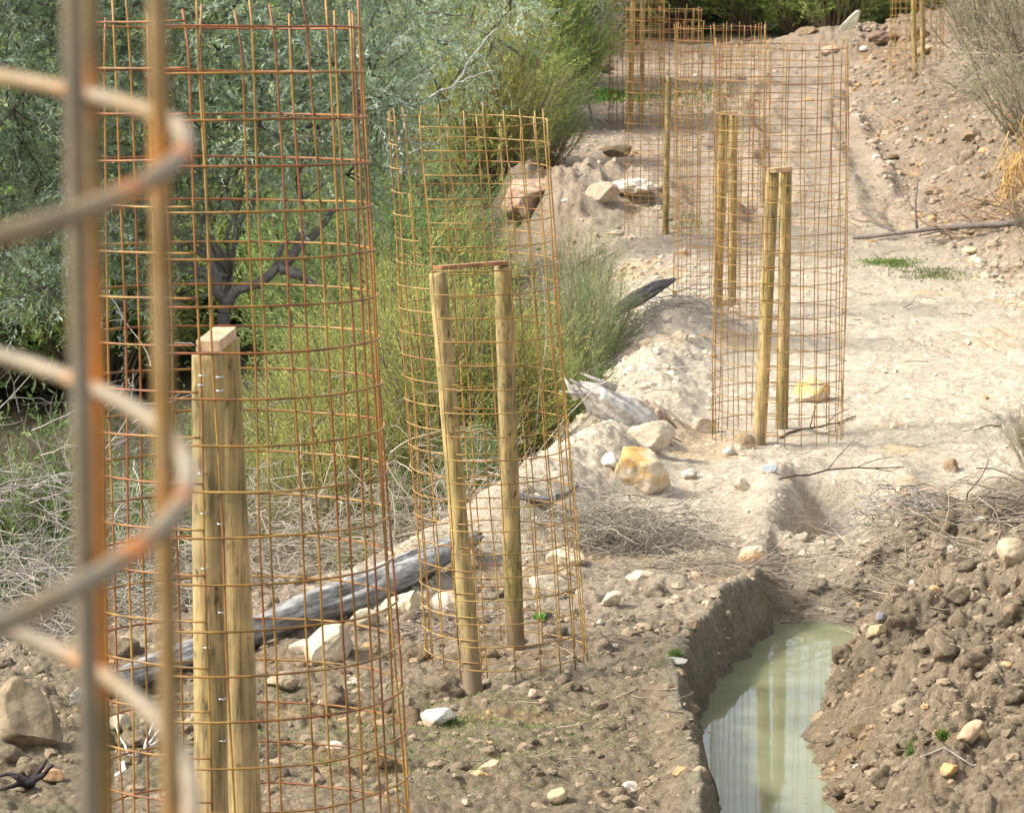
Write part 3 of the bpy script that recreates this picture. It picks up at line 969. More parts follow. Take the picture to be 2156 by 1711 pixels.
OCH = (0.62, 0.40, 0.14); PALE = (0.50, 0.41, 0.29); BRN = (0.24, 0.17, 0.10); WHT = (0.50, 0.46, 0.38)
ROCKS = [
    # u, v(base), size m, colour, patch, label, rot
    (1345, 1030, (0.20, 0.16, 0.17), (0.52, 0.43, 0.29), (0.56, 0.34, 0.12), "large pale boulder with ochre stain below the bleached stump", 0.4),
    (1365, 945, (0.15, 0.12, 0.11), PALE, None, "pale boulder wedged between the bleached stump and ochre boulder", 0.1),
    (1708, 842, (0.15, 0.13, 0.10), (0.66, 0.44, 0.17), PALE, "yellow stone seen through the wire guard on the track", 0.5),
    (920, 1528, (0.075, 0.06, 0.045), WHT, None, "whitish flat stone at the foot of the splayed poles", 0.1),
    (1178, 1696, (0.045, 0.04, 0.035), (0.42, 0.33, 0.19), None, "small tan stone near the bottom edge", 0.3),
    (1122, 1472, (0.026, 0.025, 0.026), (0.55, 0.38, 0.28), None, "small pinkish stone right of the splayed poles", 0.3),
    (68, 1575, (0.15, 0.14, 0.18), (0.27, 0.21, 0.13), (0.20, 0.15, 0.09), "brown boulder at the lower left edge", 0.2),
    (690, 1395, (0.15, 0.12, 0.10), PALE, (0.55, 0.43, 0.30), "pale boulder under the fallen log", 0.5),
    (598, 1450, (0.075, 0.07, 0.055), (0.36, 0.28, 0.18), None, "grey brown boulder behind the second pole", 0.3),
    (2040, 1575, (0.035, 0.05, 0.075), (0.46, 0.32, 0.20), None, "upright pinkish stone among the clods, lower right", -0.6),
    (1998, 1652, (0.035, 0.035, 0.030), (0.60, 0.34, 0.14), None, "orange stone near the lower right corner", 0.0),
    (2003, 992, (0.05, 0.05, 0.055), BRN, None, "brown round clod standing on the track edge", 0.1),
    (2040, 535, (0.075, 0.06, 0.05), (0.60, 0.45, 0.25), None, "tan stone beside the dark branch on the track", 0.2),
    (2060, 440, (0.10, 0.10, 0.11), BRN, None, "dark brown clod on the right bank", 0.2),
    (2040, 300, (0.15, 0.12, 0.09), BRN, None, "large dark clod high on the right bank", 0.0),
    (1565, 948, (0.075, 0.06, 0.06), (0.30, 0.22, 0.13), None, "brown stone left of the leaning pole base", 0.0),
    (1535, 958, (0.04, 0.04, 0.035), WHT, None, "white pebble beside the brown stone", 0.0),
    (1285, 985, (0.055, 0.05, 0.06), (0.50, 0.47, 0.42), None, "grey stone left of the ochre boulder", 0.0),
    (1575, 1195, (0.09, 0.06, 0.05), (0.60, 0.38, 0.20), PALE, "ochre stone above the muddy trench", 0.5),
    (1480, 912, (0.09, 0.08, 0.07), PALE, None, "pale stone beside the bleached stump tip", 0.0),
    (1855, 1318, (0.030, 0.03, 0.028), (0.25, 0.23, 0.22), None, "grey pebble right of the trench head", 0.0),
    (1845, 1345, (0.06, 0.05, 0.04), (0.56, 0.40, 0.22), None, "yellowish stone right of the trench head", 0.2),
    (2125, 1205, (0.08, 0.07, 0.08), (0.44, 0.34, 0.22), None, "pale clod at the right edge under the cut branches", 0.2),
    (1345, 1222, (0.09, 0.07, 0.04), PALE, None, "flat pale stone below the grey brush heap", 0.1),
    (1290, 1280, (0.06, 0.05, 0.04), PALE, None, "pale stone right of the board topped guard", 0.2),
    (1330, 424, (0.28, 0.2, 0.09), (0.68, 0.60, 0.48), None, "white flat rock on the bank behind the shrub", 0.0),
    (1115, 395, (0.36, 0.28, 0.33), (0.33, 0.20, 0.13), (0.46, 0.33, 0.23), "overhanging pinkish boulder behind the wire guard", 0.1),
    (1268, 430, (0.18, 0.14, 0.12), (0.46, 0.34, 0.24), None, "pinkish rock on the left bank", 0.1),
    (1268, 152, (0.20, 0.15, 0.13), (0.42, 0.25, 0.17), None, "reddish rock high on the left bank", 0.1),
    (1218, 214, (0.24, 0.2, 0.13), (0.22, 0.16, 0.11), None, "dark lump of soil on the left bank", 0.1),
    (1940, 118, (0.22, 0.15, 0.07), (0.50, 0.31, 0.20), None, "reddish flat stone at the foot of the farthest poles", 0.5),
    (1746, 118, (0.16, 0.12, 0.11), (0.54, 0.38, 0.24), None, "sandy stone at the far end of the track", 0.0),
    (1820, 112, (0.09, 0.09, 0.06), (0.6, 0.52, 0.42), None, "white stone at the far end of the track", 0.0),
    (1860, 96, (0.30, 0.25, 0.14), (0.18, 0.12, 0.08), None, "dark clod on the heap closing the track", 0.0),
    (980, 1700, (0.02, 0.02, 0.014), (0.5, 0.38, 0.26), None, "tiny pale stone in the sprouting grass", 0.0),
    (1030, 1615, (0.05, 0.035, 0.02), (0.46, 0.35, 0.22), None, "low sandy stone in the middle foreground", 0.3),
    (1425, 1400, (0.06, 0.04, 0.018), (0.40, 0.37, 0.30), None, "flat grey stone left of the trench", 0.0),
    (1460, 1330, (0.03, 0.03, 0.03), BRN, None, "brown pebble left of the trench wall", 0.0),
    (2126, 1330, (0.04, 0.04, 0.05), BRN, None, "brown clod at the right edge beside the trench heap", 0.0),
    (760, 1330, (0.09, 0.08, 0.06), PALE, None, "pale stone below the fallen log near the second guard", 0.3),
    (850, 1300, (0.12, 0.09, 0.09), (0.52, 0.42, 0.27), None, "yellowish stone touching the left side of the splayed guard", 0.4),
    (935, 1290, (0.10, 0.08, 0.07), PALE, None, "pale stone seen through the left of the splayed guard", 0.1),
    (640, 1370, (0.07, 0.06, 0.05), PALE, None, "small pale stone left of the boulder under the log", 0.1),
    (1150, 1250, (0.12, 0.10, 0.07), PALE, None, "pale stone behind the right pole of the splayed guard", 0.1),
    (1190, 1190, (0.10, 0.08, 0.06), (0.54, 0.43, 0.28), None, "yellowish stone at the right edge of the splayed guard", 0.1),
    (1450, 1010, (0.05, 0.05, 0.04), WHT, None, "small whitish stone right of the ochre boulder", 0.1),
    (1560, 1035, (0.05, 0.04, 0.045), PALE, None, "small block below the leaning pole", 0.1),
    (1620, 995, (0.05, 0.04, 0.03), (0.36, 0.37, 0.38), None, "bluish grey stone below the stone guard", 0.1),
    (1880, 330, (0.09, 0.08, 0.06), BRN, None, "brown clod in the middle of the far track edge", 0.1),
    (1960, 410, (0.10, 0.08, 0.06), BRN, None, "brown clod at the foot of the right bank", 0.1),
    (1700, 70, (0.2, 0.15, 0.10), BRN, None, "brown lump left of the far heap", 0.1),
    (1930, 85, (0.26, 0.2, 0.14), (0.17, 0.12, 0.08), None, "dark lump between the far heap and the farthest guard", 0.1),
    (1300, 330, (0.2, 0.15, 0.12), BRN, None, "brown lump on the bank left of the two tall posts", 0.1),
    (1250, 540, (0.1, 0.09, 0.07), PALE, None, "pale stone half hidden by the grey green shrub", 0.1),
    (250, 1540, (0.05, 0.04, 0.035), PALE, None, "pale stone behind the blurred wires", 0.0),
]
for k_, (u_, v_, sz, cl, pa, lb, ro) in enumerate(ROCKS):
    Yk = yv(u_, v_)
    if lb.startswith("overhanging"): Yk = 34.6
    rock(u_, v_, Yk + sz[1] * 0.5, sz, 100 + k_, cl, lb, pa, rot=ro, sub=5 if sz[0] > 0.07 else 4, rough=0.13 if sz[0] > 0.25 else 0.06)

# upright leaf shaped slab on the far heap
p = at(1790, 60, 58.5)
vv, f_ = rock_verts(301, (0.13, 0.05, 0.26), 4)
c_, s_ = math.cos(-0.7), math.sin(-0.7)
vv = np.stack([vv[:, 0] * c_ - vv[:, 2] * s_, vv[:, 1], vv[:, 0] * s_ + vv[:, 2] * c_], -1)
p[2] = gz(p[0], p[1]) + 0.12
o = build("rock", vv + p, f_, M_rock, col=np.tile((0.42, 0.38, 0.28), (len(vv), 1)), loc=(p[0], p[1], p[2] - 0.12))
tag(o, "pointed slab leaning on the heap at the far end of the track", "rock")


# ------------------------------------------------------------------ clods and pebbles
def scatter_clods():
    r_ = np.random.default_rng(5)
    T, FT = ICO[2]
    T1, F1 = ICO[1]
    specs = []

    def region_pts(n, ulo, uhi, ylo, yhi):
        vlo, vhi = ylo, yhi
        return r_.uniform(ulo, uhi, n), r_.uniform(ylo, yhi, n)

    def emit(name, label, u, Y, size, pale, tmpl, mat=M_clod):
        n = len(u)
        V, FF = tmpl
        X = (u - 1078) / F * Y
        Z = ground(X, Y)
        d, _ = sdpoly(X, Y, WPOLY)
        ok = d > 0.06
        X, Y, Z, size = X[ok], Y[ok], Z[ok], size[ok]; n = len(X)
        sc = size[:, None] * r_.uniform(0.6, 1.25, (n, 3)) * np.array([1.15, 1.1, 0.85])
        a = r_.uniform(0, 6.28, n)
        base = V[None] * (1 + 0.15 * r_.normal(size=(n, len(V), 1)).clip(-1.5, 1.5))
        v = base * sc[:, None, :]
        c, s = np.cos(a)[:, None], np.sin(a)[:, None]
        v = np.stack([v[..., 0] * c - v[..., 1] * s, v[..., 0] * s + v[..., 1] * c, v[..., 2]], -1)
        v = v + np.stack([X, Y, Z - size * 0.1], -1)[:, None, :]
        col, _ = region(X, Y)
        tint = r_.uniform(0.66, 0.98, (n, 1))
        och = (r_.random((n, 1)) < pale[0]); wh = (r_.random((n, 1)) < pale[1])
        col = col * tint
        col = np.where(och, np.array([0.55, 0.34, 0.17]) * tint * 0.9, col)
        col = np.where(wh, np.array([0.60, 0.52, 0.42]) * tint * 0.9, col)
        col = np.repeat(col[:, None], len(V), 1).reshape(-1, 3)
        fc = (FF[None] + (np.arange(n) * len(V))[:, None, None]).reshape(-1, 3)
        o = build(name, v.reshape(-1, 3), fc, mat, col=col, smooth_sh=len(V) > 50)
        tag(o, label, "soil clods", kind="stuff")

    # rough brown soil in the foreground and on the right
    u = np.concatenate([r_.uniform(-150, 2350, 4500), r_.uniform(1650, 2400, 3500)])
    Y = np.concatenate([r_.uniform(11.8, 17.5, 4500) ** 1.0, r_.uniform(12.5, 18.5, 3500)])
    size = 0.004 + 0.030 * r_.random(len(u)) ** 5
    emit("soil_clods", "loose brown clods over the churned soil in the foreground", u, Y, size, (0.03, 0.012), ICO[2])
    # big rounded clods heaped beside the trench and here and there on the left
    big = []
    n = 900
    uu = np.concatenate([r_.uniform(1690, 2420, 650), r_.uniform(-100, 1480, 250)])
    YY = np.concatenate([r_.uniform(12.2, 18.0, 650), r_.uniform(12.2, 16.5, 250)])
    T3, F3 = ICO[3]
    X = (uu - 1078) / F * YY
    dd, _ = sdpoly(X, YY, WPOLY)
    ok = dd > 0.10
    X, YY = X[ok], YY[ok]; n = len(X)
    Z = ground(X, YY)
    sz = 0.012 + 0.046 * r_.random(n) ** 2.8
    off = r_.uniform(0, 90, (n, 1))
    V = np.tile(T3[None], (n, 1, 1))
    nn = fbm(V[..., 0] * 1.3 + off, V[..., 1] * 1.3 + off * 2, V[..., 2] * 1.3, seed=95, oct=3) * 0.75 + fbm(V[..., 0] * 4 + off, V[..., 1] * 4, V[..., 2] * 4 + off, seed=96, oct=2) * 0.22
    V = V * (1 + nn[..., None]) * sz[:, None, None] * r_.uniform(0.75, 1.25, (n, 1, 3)) * np.array([1.1, 1.1, 0.85])
    V = V + np.stack([X, YY, Z + sz * 0.12], -1)[:, None, :]
    c_, _ = region(X, YY)
    c_ = np.repeat((c_ * r_.uniform(0.88, 1.15, (n, 1)))[:, None], len(T3), 1).reshape(-1, 3)
    o = build("large_clods", V.reshape(-1, 3), (F3[None] + (np.arange(n) * len(T3))[:, None, None]).reshape(-1, 3), M_ground, col=c_)
    tag(o, "rounded lumps of dug earth heaped beside the muddy trench", "soil clods", kind="stuff")
    # pebbles over the track and the bank
    n = 5500
    Y = 17 + 45 * r_.random(n) ** 1.5
    xe = np.interp(Y, EDGE[:, 0], EDGE[:, 1])
    u = xe - 160 + (2300 - xe) * r_.random(n) ** 1.5
    nn = fbm((u - 1078) / F * Y * 0.8, Y * 0.8, seed=77)
    keep = r_.random(n) < np.clip(0.45 + nn * 1.3, 0.04, 1)
    u, Y = u[keep], Y[keep]
    size = (0.006 + 0.024 * r_.random(len(u)) ** 4) * np.interp(Y, [17, 30, 60], [0.9, 1.2, 2.2])
    emit("pebbles", "pebbles and crumbs of earth scattered on the pale track", u, Y, size, (0.04, 0.05), ICO[2])
    # bank rubble on the right slope and the left bank
    n = 5000
    Y = r_.uniform(27, 62, n)
    xr = np.interp(Y, EDGR[:, 0], EDGR[:, 1])
    u = xr - 60 + 560 * r_.random(n)
    size = (0.012 + 0.06 * r_.random(n) ** 3)
    emit("bank_rubble", "broken earth and stones covering the right bank", u, Y, size, (0.05, 0.05), ICO[2])
    n = 1500
    Y = r_.uniform(19, 50, n)
    xe = np.interp(Y, EDGE[:, 0], EDGE[:, 1])
    u = xe - 80 + 230 * r_.random(n)
    size = (0.008 + 0.05 * r_.random(n) ** 5)
    emit("bank_stones", "pale stones and lumps along the left bank of the track", u, Y, size, (0.06, 0.05), ICO[2])


scatter_clods()

# ------------------------------------------------------------------ logs, sticks, brush
def log_mesh(pts, rad, seed, colour, sides=28, rings=90, knots=0.10, hollow=False):
    pts = np.asarray(pts, float)
    t = np.linspace(0, 1, len(pts)); tt = np.linspace(0, 1, rings)
    c = np.stack([np.interp(tt, t, pts[:, k]) for k in range(3)], -1)
    for _ in range(6):
        c[1:-1] = (c[:-2] + 2 * c[1:-1] + c[2:]) / 4
    rad = np.interp(tt, np.linspace(0, 1, len(rad)), rad)
    tan = unit(np.gradient(c, axis=0))
    a = unit(np.cross(tan, [0, 0, 1])); b = np.cross(tan, a)
    ang = np.arange(sides) * 2 * math.pi / sides
    TT, AA = np.meshgrid(tt, ang, indexing='ij')
    L = np.linalg.norm(pts[-1] - pts[0])
    rr = rad[:, None] * (1 + knots * fbm(np.cos(AA) * 1.2 + seed, np.sin(AA) * 1.2, TT * L * 2.2, seed=seed, oct=4)
                         + knots * 0.9 * fbm(np.cos(AA) * 5, np.sin(AA) * 5 + seed, TT * L * 1.2, seed=seed + 3, oct=3))
    v = c[:, None, :] + rr[..., None] * (a[:, None, :] * np.cos(AA)[..., None] + b[:, None, :] * np.sin(AA)[..., None])
    # ragged ends
    jag = 0.5 * rad[0]
    v[0] += tan[0] * (h01(np.arange(sides), np.full(sides, seed), np.zeros(sides), 3)[:, None] - 0.5) * jag
    v[-1] += tan[-1] * (h01(np.arange(sides), np.full(sides, seed), np.zeros(sides), 8)[:, None] - 0.3) * rad[-1] * 1.4
    col = np.array(colour) * (1 + 0.35 * fbm(np.cos(AA) * 4, np.sin(AA) * 4, TT * L * 1.5, seed=seed + 9, oct=4))[..., None]
    mb = MB()
    v = v.reshape(-1, 3)
    i = np.arange(rings - 1)[:, None] * sides; j = np.arange(sides)[None, :]; j2 = (j + 1) % sides
    f = np.stack([i + j, i + j2, i + sides + j2, i + sides + j], -1).reshape(-1, 4)
    mb.add(v, f, col.reshape(-1, 3))
    n0 = len(v)
    mb.add(np.array([c[0] + tan[0] * 0.0, c[-1] - tan[-1] * 0.3 * rad[-1]]), np.array([[0, 1, 1]])[:0], np.array(colour) * 0.8)
    k = np.arange(sides); k2 = (k + 1) % sides
    mb.f.setdefault(3, []).append(np.stack([k2, k, np.full(sides, n0)], -1))
    mb.f.setdefault(3, []).append(np.stack([(rings - 1) * sides + k, (rings - 1) * sides + k2, np.full(sides, n0 + 1)], -1))
    return mb


def twig_poly(p0, d, ln, n, r_, bend=0.25, sag=0.0):
    pts = [np.array(p0, float)]
    d = unit(np.array(d, float))
    for i in range(n):
        d = unit(d + r_.normal(size=3) * bend / math.sqrt(n) + np.array([0, 0, -sag / n]))
        pts.append(pts[-1] + d * ln / n)
    return np.array(pts)


# fallen grey log behind the near guards
lp = [at(150, 1462, 15.4), at(300, 1408, 15.8), at(480, 1340, 16.4), at(600, 1296, 16.9), at(720, 1256, 17.3), at(850, 1200, 17.9), at(1000, 1130, 18.7)]
lp = []
for (u_, v_) in ((160, 1470), (300, 1415), (480, 1345), (600, 1300), (720, 1262), (850, 1205), (1000, 1130)):
    Y_ = yv(u_, v_ + 30)
    q = at(u_, v_, Y_)
    lp.append(q)
print("LOG", [tuple(round(float(c), 2) for c in q) for q in lp])
root = empty("fallen_log", lp[2] - np.array([0, 0, 0.1]), "long grey weathered log lying behind the two near wire guards", "log")
log_mesh(lp, [0.03, 0.052, 0.062, 0.074, 0.08, 0.08, 0.04], 5, (0.62, 0.59, 0.54), knots=0.34).build("trunk", M_log, root)
r_ = np.random.default_rng(3)
for (q0, q1, q2, rd) in ((at(800, 1245, 17.4), at(770, 1180, 17.2), at(812, 1160, 17.1), 0.008), (at(830, 1230, 17.6), at(815, 1290, 17.2), at(800, 1320, 17.1), 0.03),
                         (at(930, 1150, 18.2), at(960, 1215, 17.6), at(985, 1235, 17.4), 0.014)):
    mb = MB(); mb.tube(np.array([q0, q1, q2]), [rd, rd * 0.8, rd * 0.5], 8, (0.30, 0.26, 0.22)); mb.build("branch_stub", M_bark, root)

# bleached stump
Ys = yv(1385, 935)
sp = [at(1410, 932, Ys + 0.15), at(1350, 893, Ys + 0.05), at(1300, 862, Ys), at(1252, 832, Ys - 0.05), at(1222, 812, Ys - 0.1)]
mbs = log_mesh(sp, [0.035, 0.08, 0.10, 0.085, 0.03], 15, (0.66, 0.61, 0.53), knots=0.45, rings=90, sides=40)
r_ = np.random.default_rng(77)
for k in range(16):                      # splinters at both ends
    e = np.array(sp[-1 if k % 2 else -2]) + r_.normal(size=3) * 0.035
    d_ = unit(np.array(sp[-1]) - np.array(sp[-3])) + r_.normal(size=3) * 0.22
    q = np.array([e - d_ * 0.10, e, e + d_ * r_.uniform(0.03, 0.10)])
    mbs.tube(q, [0.022, 0.014, 0.003], 6, np.array((0.56, 0.52, 0.46)) * r_.uniform(0.7, 1.2))
for k in range(10):
    e = np.array(sp[1]) + r_.normal(size=3) * np.array([0.10, 0.05, 0.03])
    d_ = unit(np.array(sp[0]) - np.array(sp[2])) + r_.normal(size=3) * 0.35
    mbs.tube(np.array([e - d_ * 0.12, e, e + d_ * 0.12]), [0.02, 0.014, 0.004], 6, np.array((0.30, 0.22, 0.16)) * r_.uniform(0.7, 1.3))
o = mbs.build("driftwood_stump", M_bark, loc=sp[2])
tag(o, "bleached splintered stump pointing up left above the ochre boulder", "stump")
# dark fallen trunk
sp = [at(1290, 660, 24.4), at(1335, 632, 24.8), at(1380, 606, 25.2), at(1420, 588, 25.5)]
o = log_mesh(sp, [0.035, 0.05, 0.045, 0.015], 17, (0.26, 0.23, 0.21), knots=0.45, rings=50).build("charred_log", M_log, loc=sp[1])
tag(o, "dark charred log jutting over the bank behind the shrubs", "log")
# curved grey branch
sp = [at(1075, 1020, 17.6), at(1100, 1045, 17.5), at(1150, 1054, 17.5), at(1200, 1036, 17.6), at(1215, 1020, 17.6)]
o = log_mesh(sp, [0.018, 0.022, 0.022, 0.018, 0.012], 18, (0.33, 0.31, 0.30), knots=0.1, sides=12, rings=50).build("bent_branch", M_log, loc=sp[2])
tag(o, "bent grey branch lying behind the right pole of the splayed guard", "branch")


def stick(u0, v0, u1, v1, r, colour, label, arch=0.03, name="stick", Y0=None, Y1=None, fork=True, seed=0):
    a = at(u0, v0, Y0 or yv(u0, v0)); b = at(u1, v1, Y1 or yv(u1, v1))
    n = 9
    t = np.linspace(0, 1, n)[:, None]
    r_ = np.random.default_rng(seed + int(u0))
    pts = a + (b - a) * t + np.array([0, 0, 1]) * np.sin(t * math.pi) * arch + r_.normal(size=(n, 3)) * 0.008 * np.array([1, 1, 0.6])
    pts[:, 2] = np.maximum(pts[:, 2], ground(pts[:, 0], pts[:, 1]) + r * 0.4)
    mb = MB()
    mb.tube(pts, np.linspace(r, r * 0.45, n), 7, colour)
    if fork:
        for k in (3, 5, 6):
            q = twig_poly(pts[k], (b - a) / np.linalg.norm(b - a) + r_.normal(size=3) * 0.5 + np.array([0, 0, 0.3]), np.linalg.norm(b - a) * 0.3, 5, r_)
            mb.tube(q, np.linspace(r * 0.5, r * 0.2, 6), 5, colour)
    o = mb.build(name, M_bark, loc=a)
    tag(o, label, "stick")


DK = (0.12, 0.085, 0.06); GR = (0.27, 0.23, 0.19); LG = (0.42, 0.37, 0.31)
stick(1640, 1010, 1900, 985, 0.007, DK, "long thin dark stick lying across the track below the stone guard")
stick(1850, 1030, 2156, 1120, 0.009, DK, "dark stick running along the top of the cut branches", 0.06)
stick(2110, 900, 2050, 905, 0.006, DK, "short dark twig on the pale track near the right edge", 0.02, fork=False)
stick(1640, 925, 1800, 880, 0.009, (0.15, 0.1, 0.07), "dark streak modelled as the shadow at the foot of the stone guard poles", 0.01)  # dark stick shape standing in for the shadow streak from the pole bases
stick(735, 1420, 640, 1392, 0.010, DK, "short black twig right of the near poles", 0.02)
stick(1380, 1100, 1600, 1180, 0.007, LG, "pale twig over the grey brush heap", 0.03)
stick(1200, 1160, 1300, 1120, 0.006, LG, "pale twig left of the grey brush heap", 0.03)
stick(1330, 1060, 1290, 1100, 0.006, GR, "hooked twig standing over the grey brush heap", 0.10, fork=False)
stick(1090, 900, 1150, 1040, 0.008, LG, "pale forked twig behind the splayed guard", 0.05)
stick(245, 1640, 330, 1560, 0.012, (0.6, 0.56, 0.5), "whitish twig at the lower left behind the blurred wires", 0.02)
stick(2156, 470, 1800, 505, 0.035, (0.17, 0.14, 0.12), "dark branch lying across the track at the right", 0.03)
stick(1880, 1640, 2156, 1600, 0.005, GR, "thin twig in the clods, lower right", 0.01, fork=False)

# charred root, lower left
r_ = np.random.default_rng(8)
c0 = at(70, 1648, yv(70, 1660)); mb = MB()
for k in range(9):
    q = twig_poly(c0 + r_.normal(size=3) * 0.01, np.array([r_.uniform(-1.4, 0.8), r_.uniform(-.4, .4), r_.uniform(-0.1, 0.9)]), r_.uniform(0.06, 0.14), 5, r_, 0.5)
    mb.tube(q, np.linspace(0.014, 0.005, 6), 7, (0.045, 0.035, 0.035))
o = mb.build("charred_root", M_bark, loc=c0)
tag(o, "black charred root with stubby prongs at the lower left", "root")
o = rock(110, 1645, yv(110, 1645), (0.05, 0.04, 0.03), 402, (0.45, 0.26, 0.13), "orange brown stone beside the charred root")


def brush(name, label, cat, centre, size, n, ln, rad, colour, seed, up=0.4, flat=True, sub=3, dirbias=(0, 0, 0), mat=None, group=None):
    """heap of dry branching twigs"""
    r_ = np.random.default_rng(seed)
    mb = MB()
    cx, cy = centre[0], centre[1]
    xs = cx + r_.normal(size=n) * size[0] * 0.5; ys = cy + r_.normal(size=n) * size[1] * 0.5
    zs = ground(xs, ys)
    for k in range(n):
        x, y = xs[k], ys[k]
        z = zs[k] + abs(r_.normal()) * size[2] * 0.45
        d = np.array([r_.normal(), r_.normal() * 0.7, r_.uniform(min(-0.15, up - 0.1), up)]) + np.array(dirbias)
        L = ln * r_.uniform(0.5, 1.3)
        p = twig_poly((x, y, z), d, L, 7, r_, 0.45, 0.25)
        c = np.array(colour) * r_.uniform(0.6, 1.35)
        rr = rad * r_.uniform(0.6, 1.3)
        mb.tube(p, np.linspace(rr, rr * 0.3, 8), 4, c, cap=False)
        for q in range(sub):
            i = r_.integers(2, 7)
            dd = unit(p[i] - p[i - 1]) + r_.normal(size=3) * 0.45
            pp = twig_poly(p[i], dd, L * r_.uniform(0.2, 0.5), 5, r_, 0.5, 0.2)
            mb.tube(pp, np.linspace(rr * 0.5, rr * 0.2, 6), 3, c, cap=False)
    o = mb.build(name, mat or M_twig, loc=(cx, cy, gz(cx, cy)))
    return tag(o, label, cat, group)


def gp(u, v):
    Y = yv(u, v)
    return at(u, v, Y)


DG = (0.30, 0.27, 0.23); DB = (0.27, 0.22, 0.16)
brush("brush_heap", "heap of grey dry needles and twigs in the middle of the bank", "brush heap", gp(1320, 1150), (0.36, 0.30, 0.20), 650, 0.26, 0.0028, (0.27, 0.235, 0.18), 51, 0.3)
brush("brush_heap", "flattened grey brown twigs trailing right from the dry heap", "brush heap", gp(1450, 1200), (0.55, 0.18, 0.04), 240, 0.40, 0.0022, DB, 52, 0.08, dirbias=(1.5, 0, 0))
brush("cut_branches", "tangle of cut dry branches at the right edge above the clods", "cut branches", gp(2060, 1110), (0.85, 0.7, 0.16), 480, 0.55, 0.0032, DB, 53, 0.15, dirbias=(1.2, 0.2, 0.0))
brush("cut_branches", "loose grey branches beside the dry gully", "cut branches", gp(1880, 1060), (0.3, 0.4, 0.10), 110, 0.40, 0.003, DG, 54, 0.2)
brush("dead_shrub", "dead grey brushwood under the charred log", "dead shrub", gp(1300, 735), (0.45, 0.6, 0.18), 420, 0.55, 0.004, (0.32, 0.28, 0.23), 55, 0.15, dirbias=(1.3, -0.6, -0.1))
brush("dead_shrub", "bare grey twiggy shrub at the left edge", "dead shrub", (ux(30, 19.5), 19.5), (1.0, 0.6, 1.5), 1000, 0.60, 0.0042, (0.30, 0.265, 0.23), 56, 0.9)
brush("dead_shrub", "grey leafless brush below the dark shrub at the left edge", "dead shrub", (ux(150, 18.0), 18.0), (1.4, 0.9, 0.85), 1500, 0.50, 0.0036, (0.27, 0.235, 0.18), 57, 0.6)
brush("dead_shrub", "dry brown brush seen between the near poles and second guard", "dead shrub", (ux(620, 19.3), 19.3), (0.9, 0.6, 0.7), 800, 0.45, 0.0034, (0.30, 0.25, 0.18), 58, 0.9)
brush("dead_shrub", "dead twigs hanging over the bank behind the splayed guard", "dead shrub", (ux(900, 18.7), 18.7), (0.5, 0.4, 0.25), 260, 0.35, 0.003, (0.32, 0.27, 0.21), 59, 0.5)
brush("twig_litter", "short dead twigs at the foot of the second guard", "twigs", gp(930, 1335), (0.25, 0.25, 0.06), 70, 0.18, 0.0035, (0.22, 0.17, 0.14), 60, 0.5)
brush("dead_shrub", "grey brush on top of the right bank", "dead shrub", (ux(2110, 44.0), 44.0), (1.0, 1.0, 0.5), 300, 0.8, 0.006, (0.30, 0.25, 0.18), 61, 0.9)
brush("root_tangle", "roots sticking out of the right bank at the edge", "roots", gp(2120, 460), (0.6, 0.5, 0.15), 70, 0.6, 0.009, (0.30, 0.20, 0.12), 62, 0.4)
brush("dry_grass_curtain", "straw coloured roots hanging down the right bank", "dry roots", (ux(2140, 34.0), 34.0, 0), (0.16, 0.2, 0.75), 260, 0.32, 0.006, (0.50, 0.32, 0.12), 63, -0.9, dirbias=(0, -0.2, -2.0))


def litter():
    """countless crumbs of twig over all the ground: one mesh"""
    r_ = np.random.default_rng(66)
    mb = MB()
    n = 1500
    Y = 12.5 + 45 * r_.random(n) ** 1.4
    u = r_.uniform(900, 2300, n)
    xe = np.interp(Y, EDGE[:, 0], EDGE[:, 1])
    ok = u > xe - 50
    u, Y = u[ok], Y[ok]
    X = (u - 1078) / F * Y
    d, _ = sdpoly(X, Y, WPOLY)
    ok = d > 0.05
    X, Y = X[ok], Y[ok]
    Z = ground(X, Y)
    for x, y, z in zip(X, Y, Z):
        a = r_.uniform(0, math.pi * 2); L = r_.uniform(0.04, 0.18) * (1 + (y - 12) / 40)
        p = twig_poly((x, y, z + 0.006), (math.cos(a), math.sin(a), 0.03), L, 4, r_, 0.3)
        rr = r_.uniform(0.0012, 0.003) * (1 + (y - 12) / 30)
        mb.tube(p, np.linspace(rr, rr * 0.5, 5), 4, np.array((0.26, 0.2, 0.14)) * r_.uniform(0.5, 1.6), cap=False)
    o = mb.build("twig_litter", M_twig)
    tag(o, "fine twig litter strewn over the track", "twig litter", kind="stuff")


litter()

# ------------------------------------------------------------------ grass
def tuft(name, label, u, v, wx_, wy_, n, hgt, colour, seed, cat="grass tuft", lean=0.5, wide=0.004, stuff=False, Y=None):
    r_ = np.random.default_rng(seed)
    Y = Y or yv(u, v)
    c = at(u, v, Y)
    x = c[0] + r_.normal(size=n) * wx_ * 0.5; y = c[1] + r_.normal(size=n) * wy_ * 0.5
    z = ground(x, y)
    mb = MB()
    d = unit(np.stack([r_.normal(size=n) * lean, r_.normal(size=n) * lean, np.full(n, 1.0)], -1))
    h = hgt * r_.uniform(0.4, 1.2, n)
    col = np.array(colour) * r_.uniform(0.6, 1.4, (n, 1)) * np.stack([r_.uniform(0.8, 1.3, n), np.ones(n), r_.uniform(0.7, 1.1, n)], -1)
    mb.leaves(np.stack([x, y, z - 0.003], -1), d, h, wide, col, 0.08)
    o = mb.build(name, M_grass, loc=(c[0], c[1], gz(c[0], c[1])), smooth_sh=False)
    return tag(o, label, cat, kind="stuff" if stuff else None)


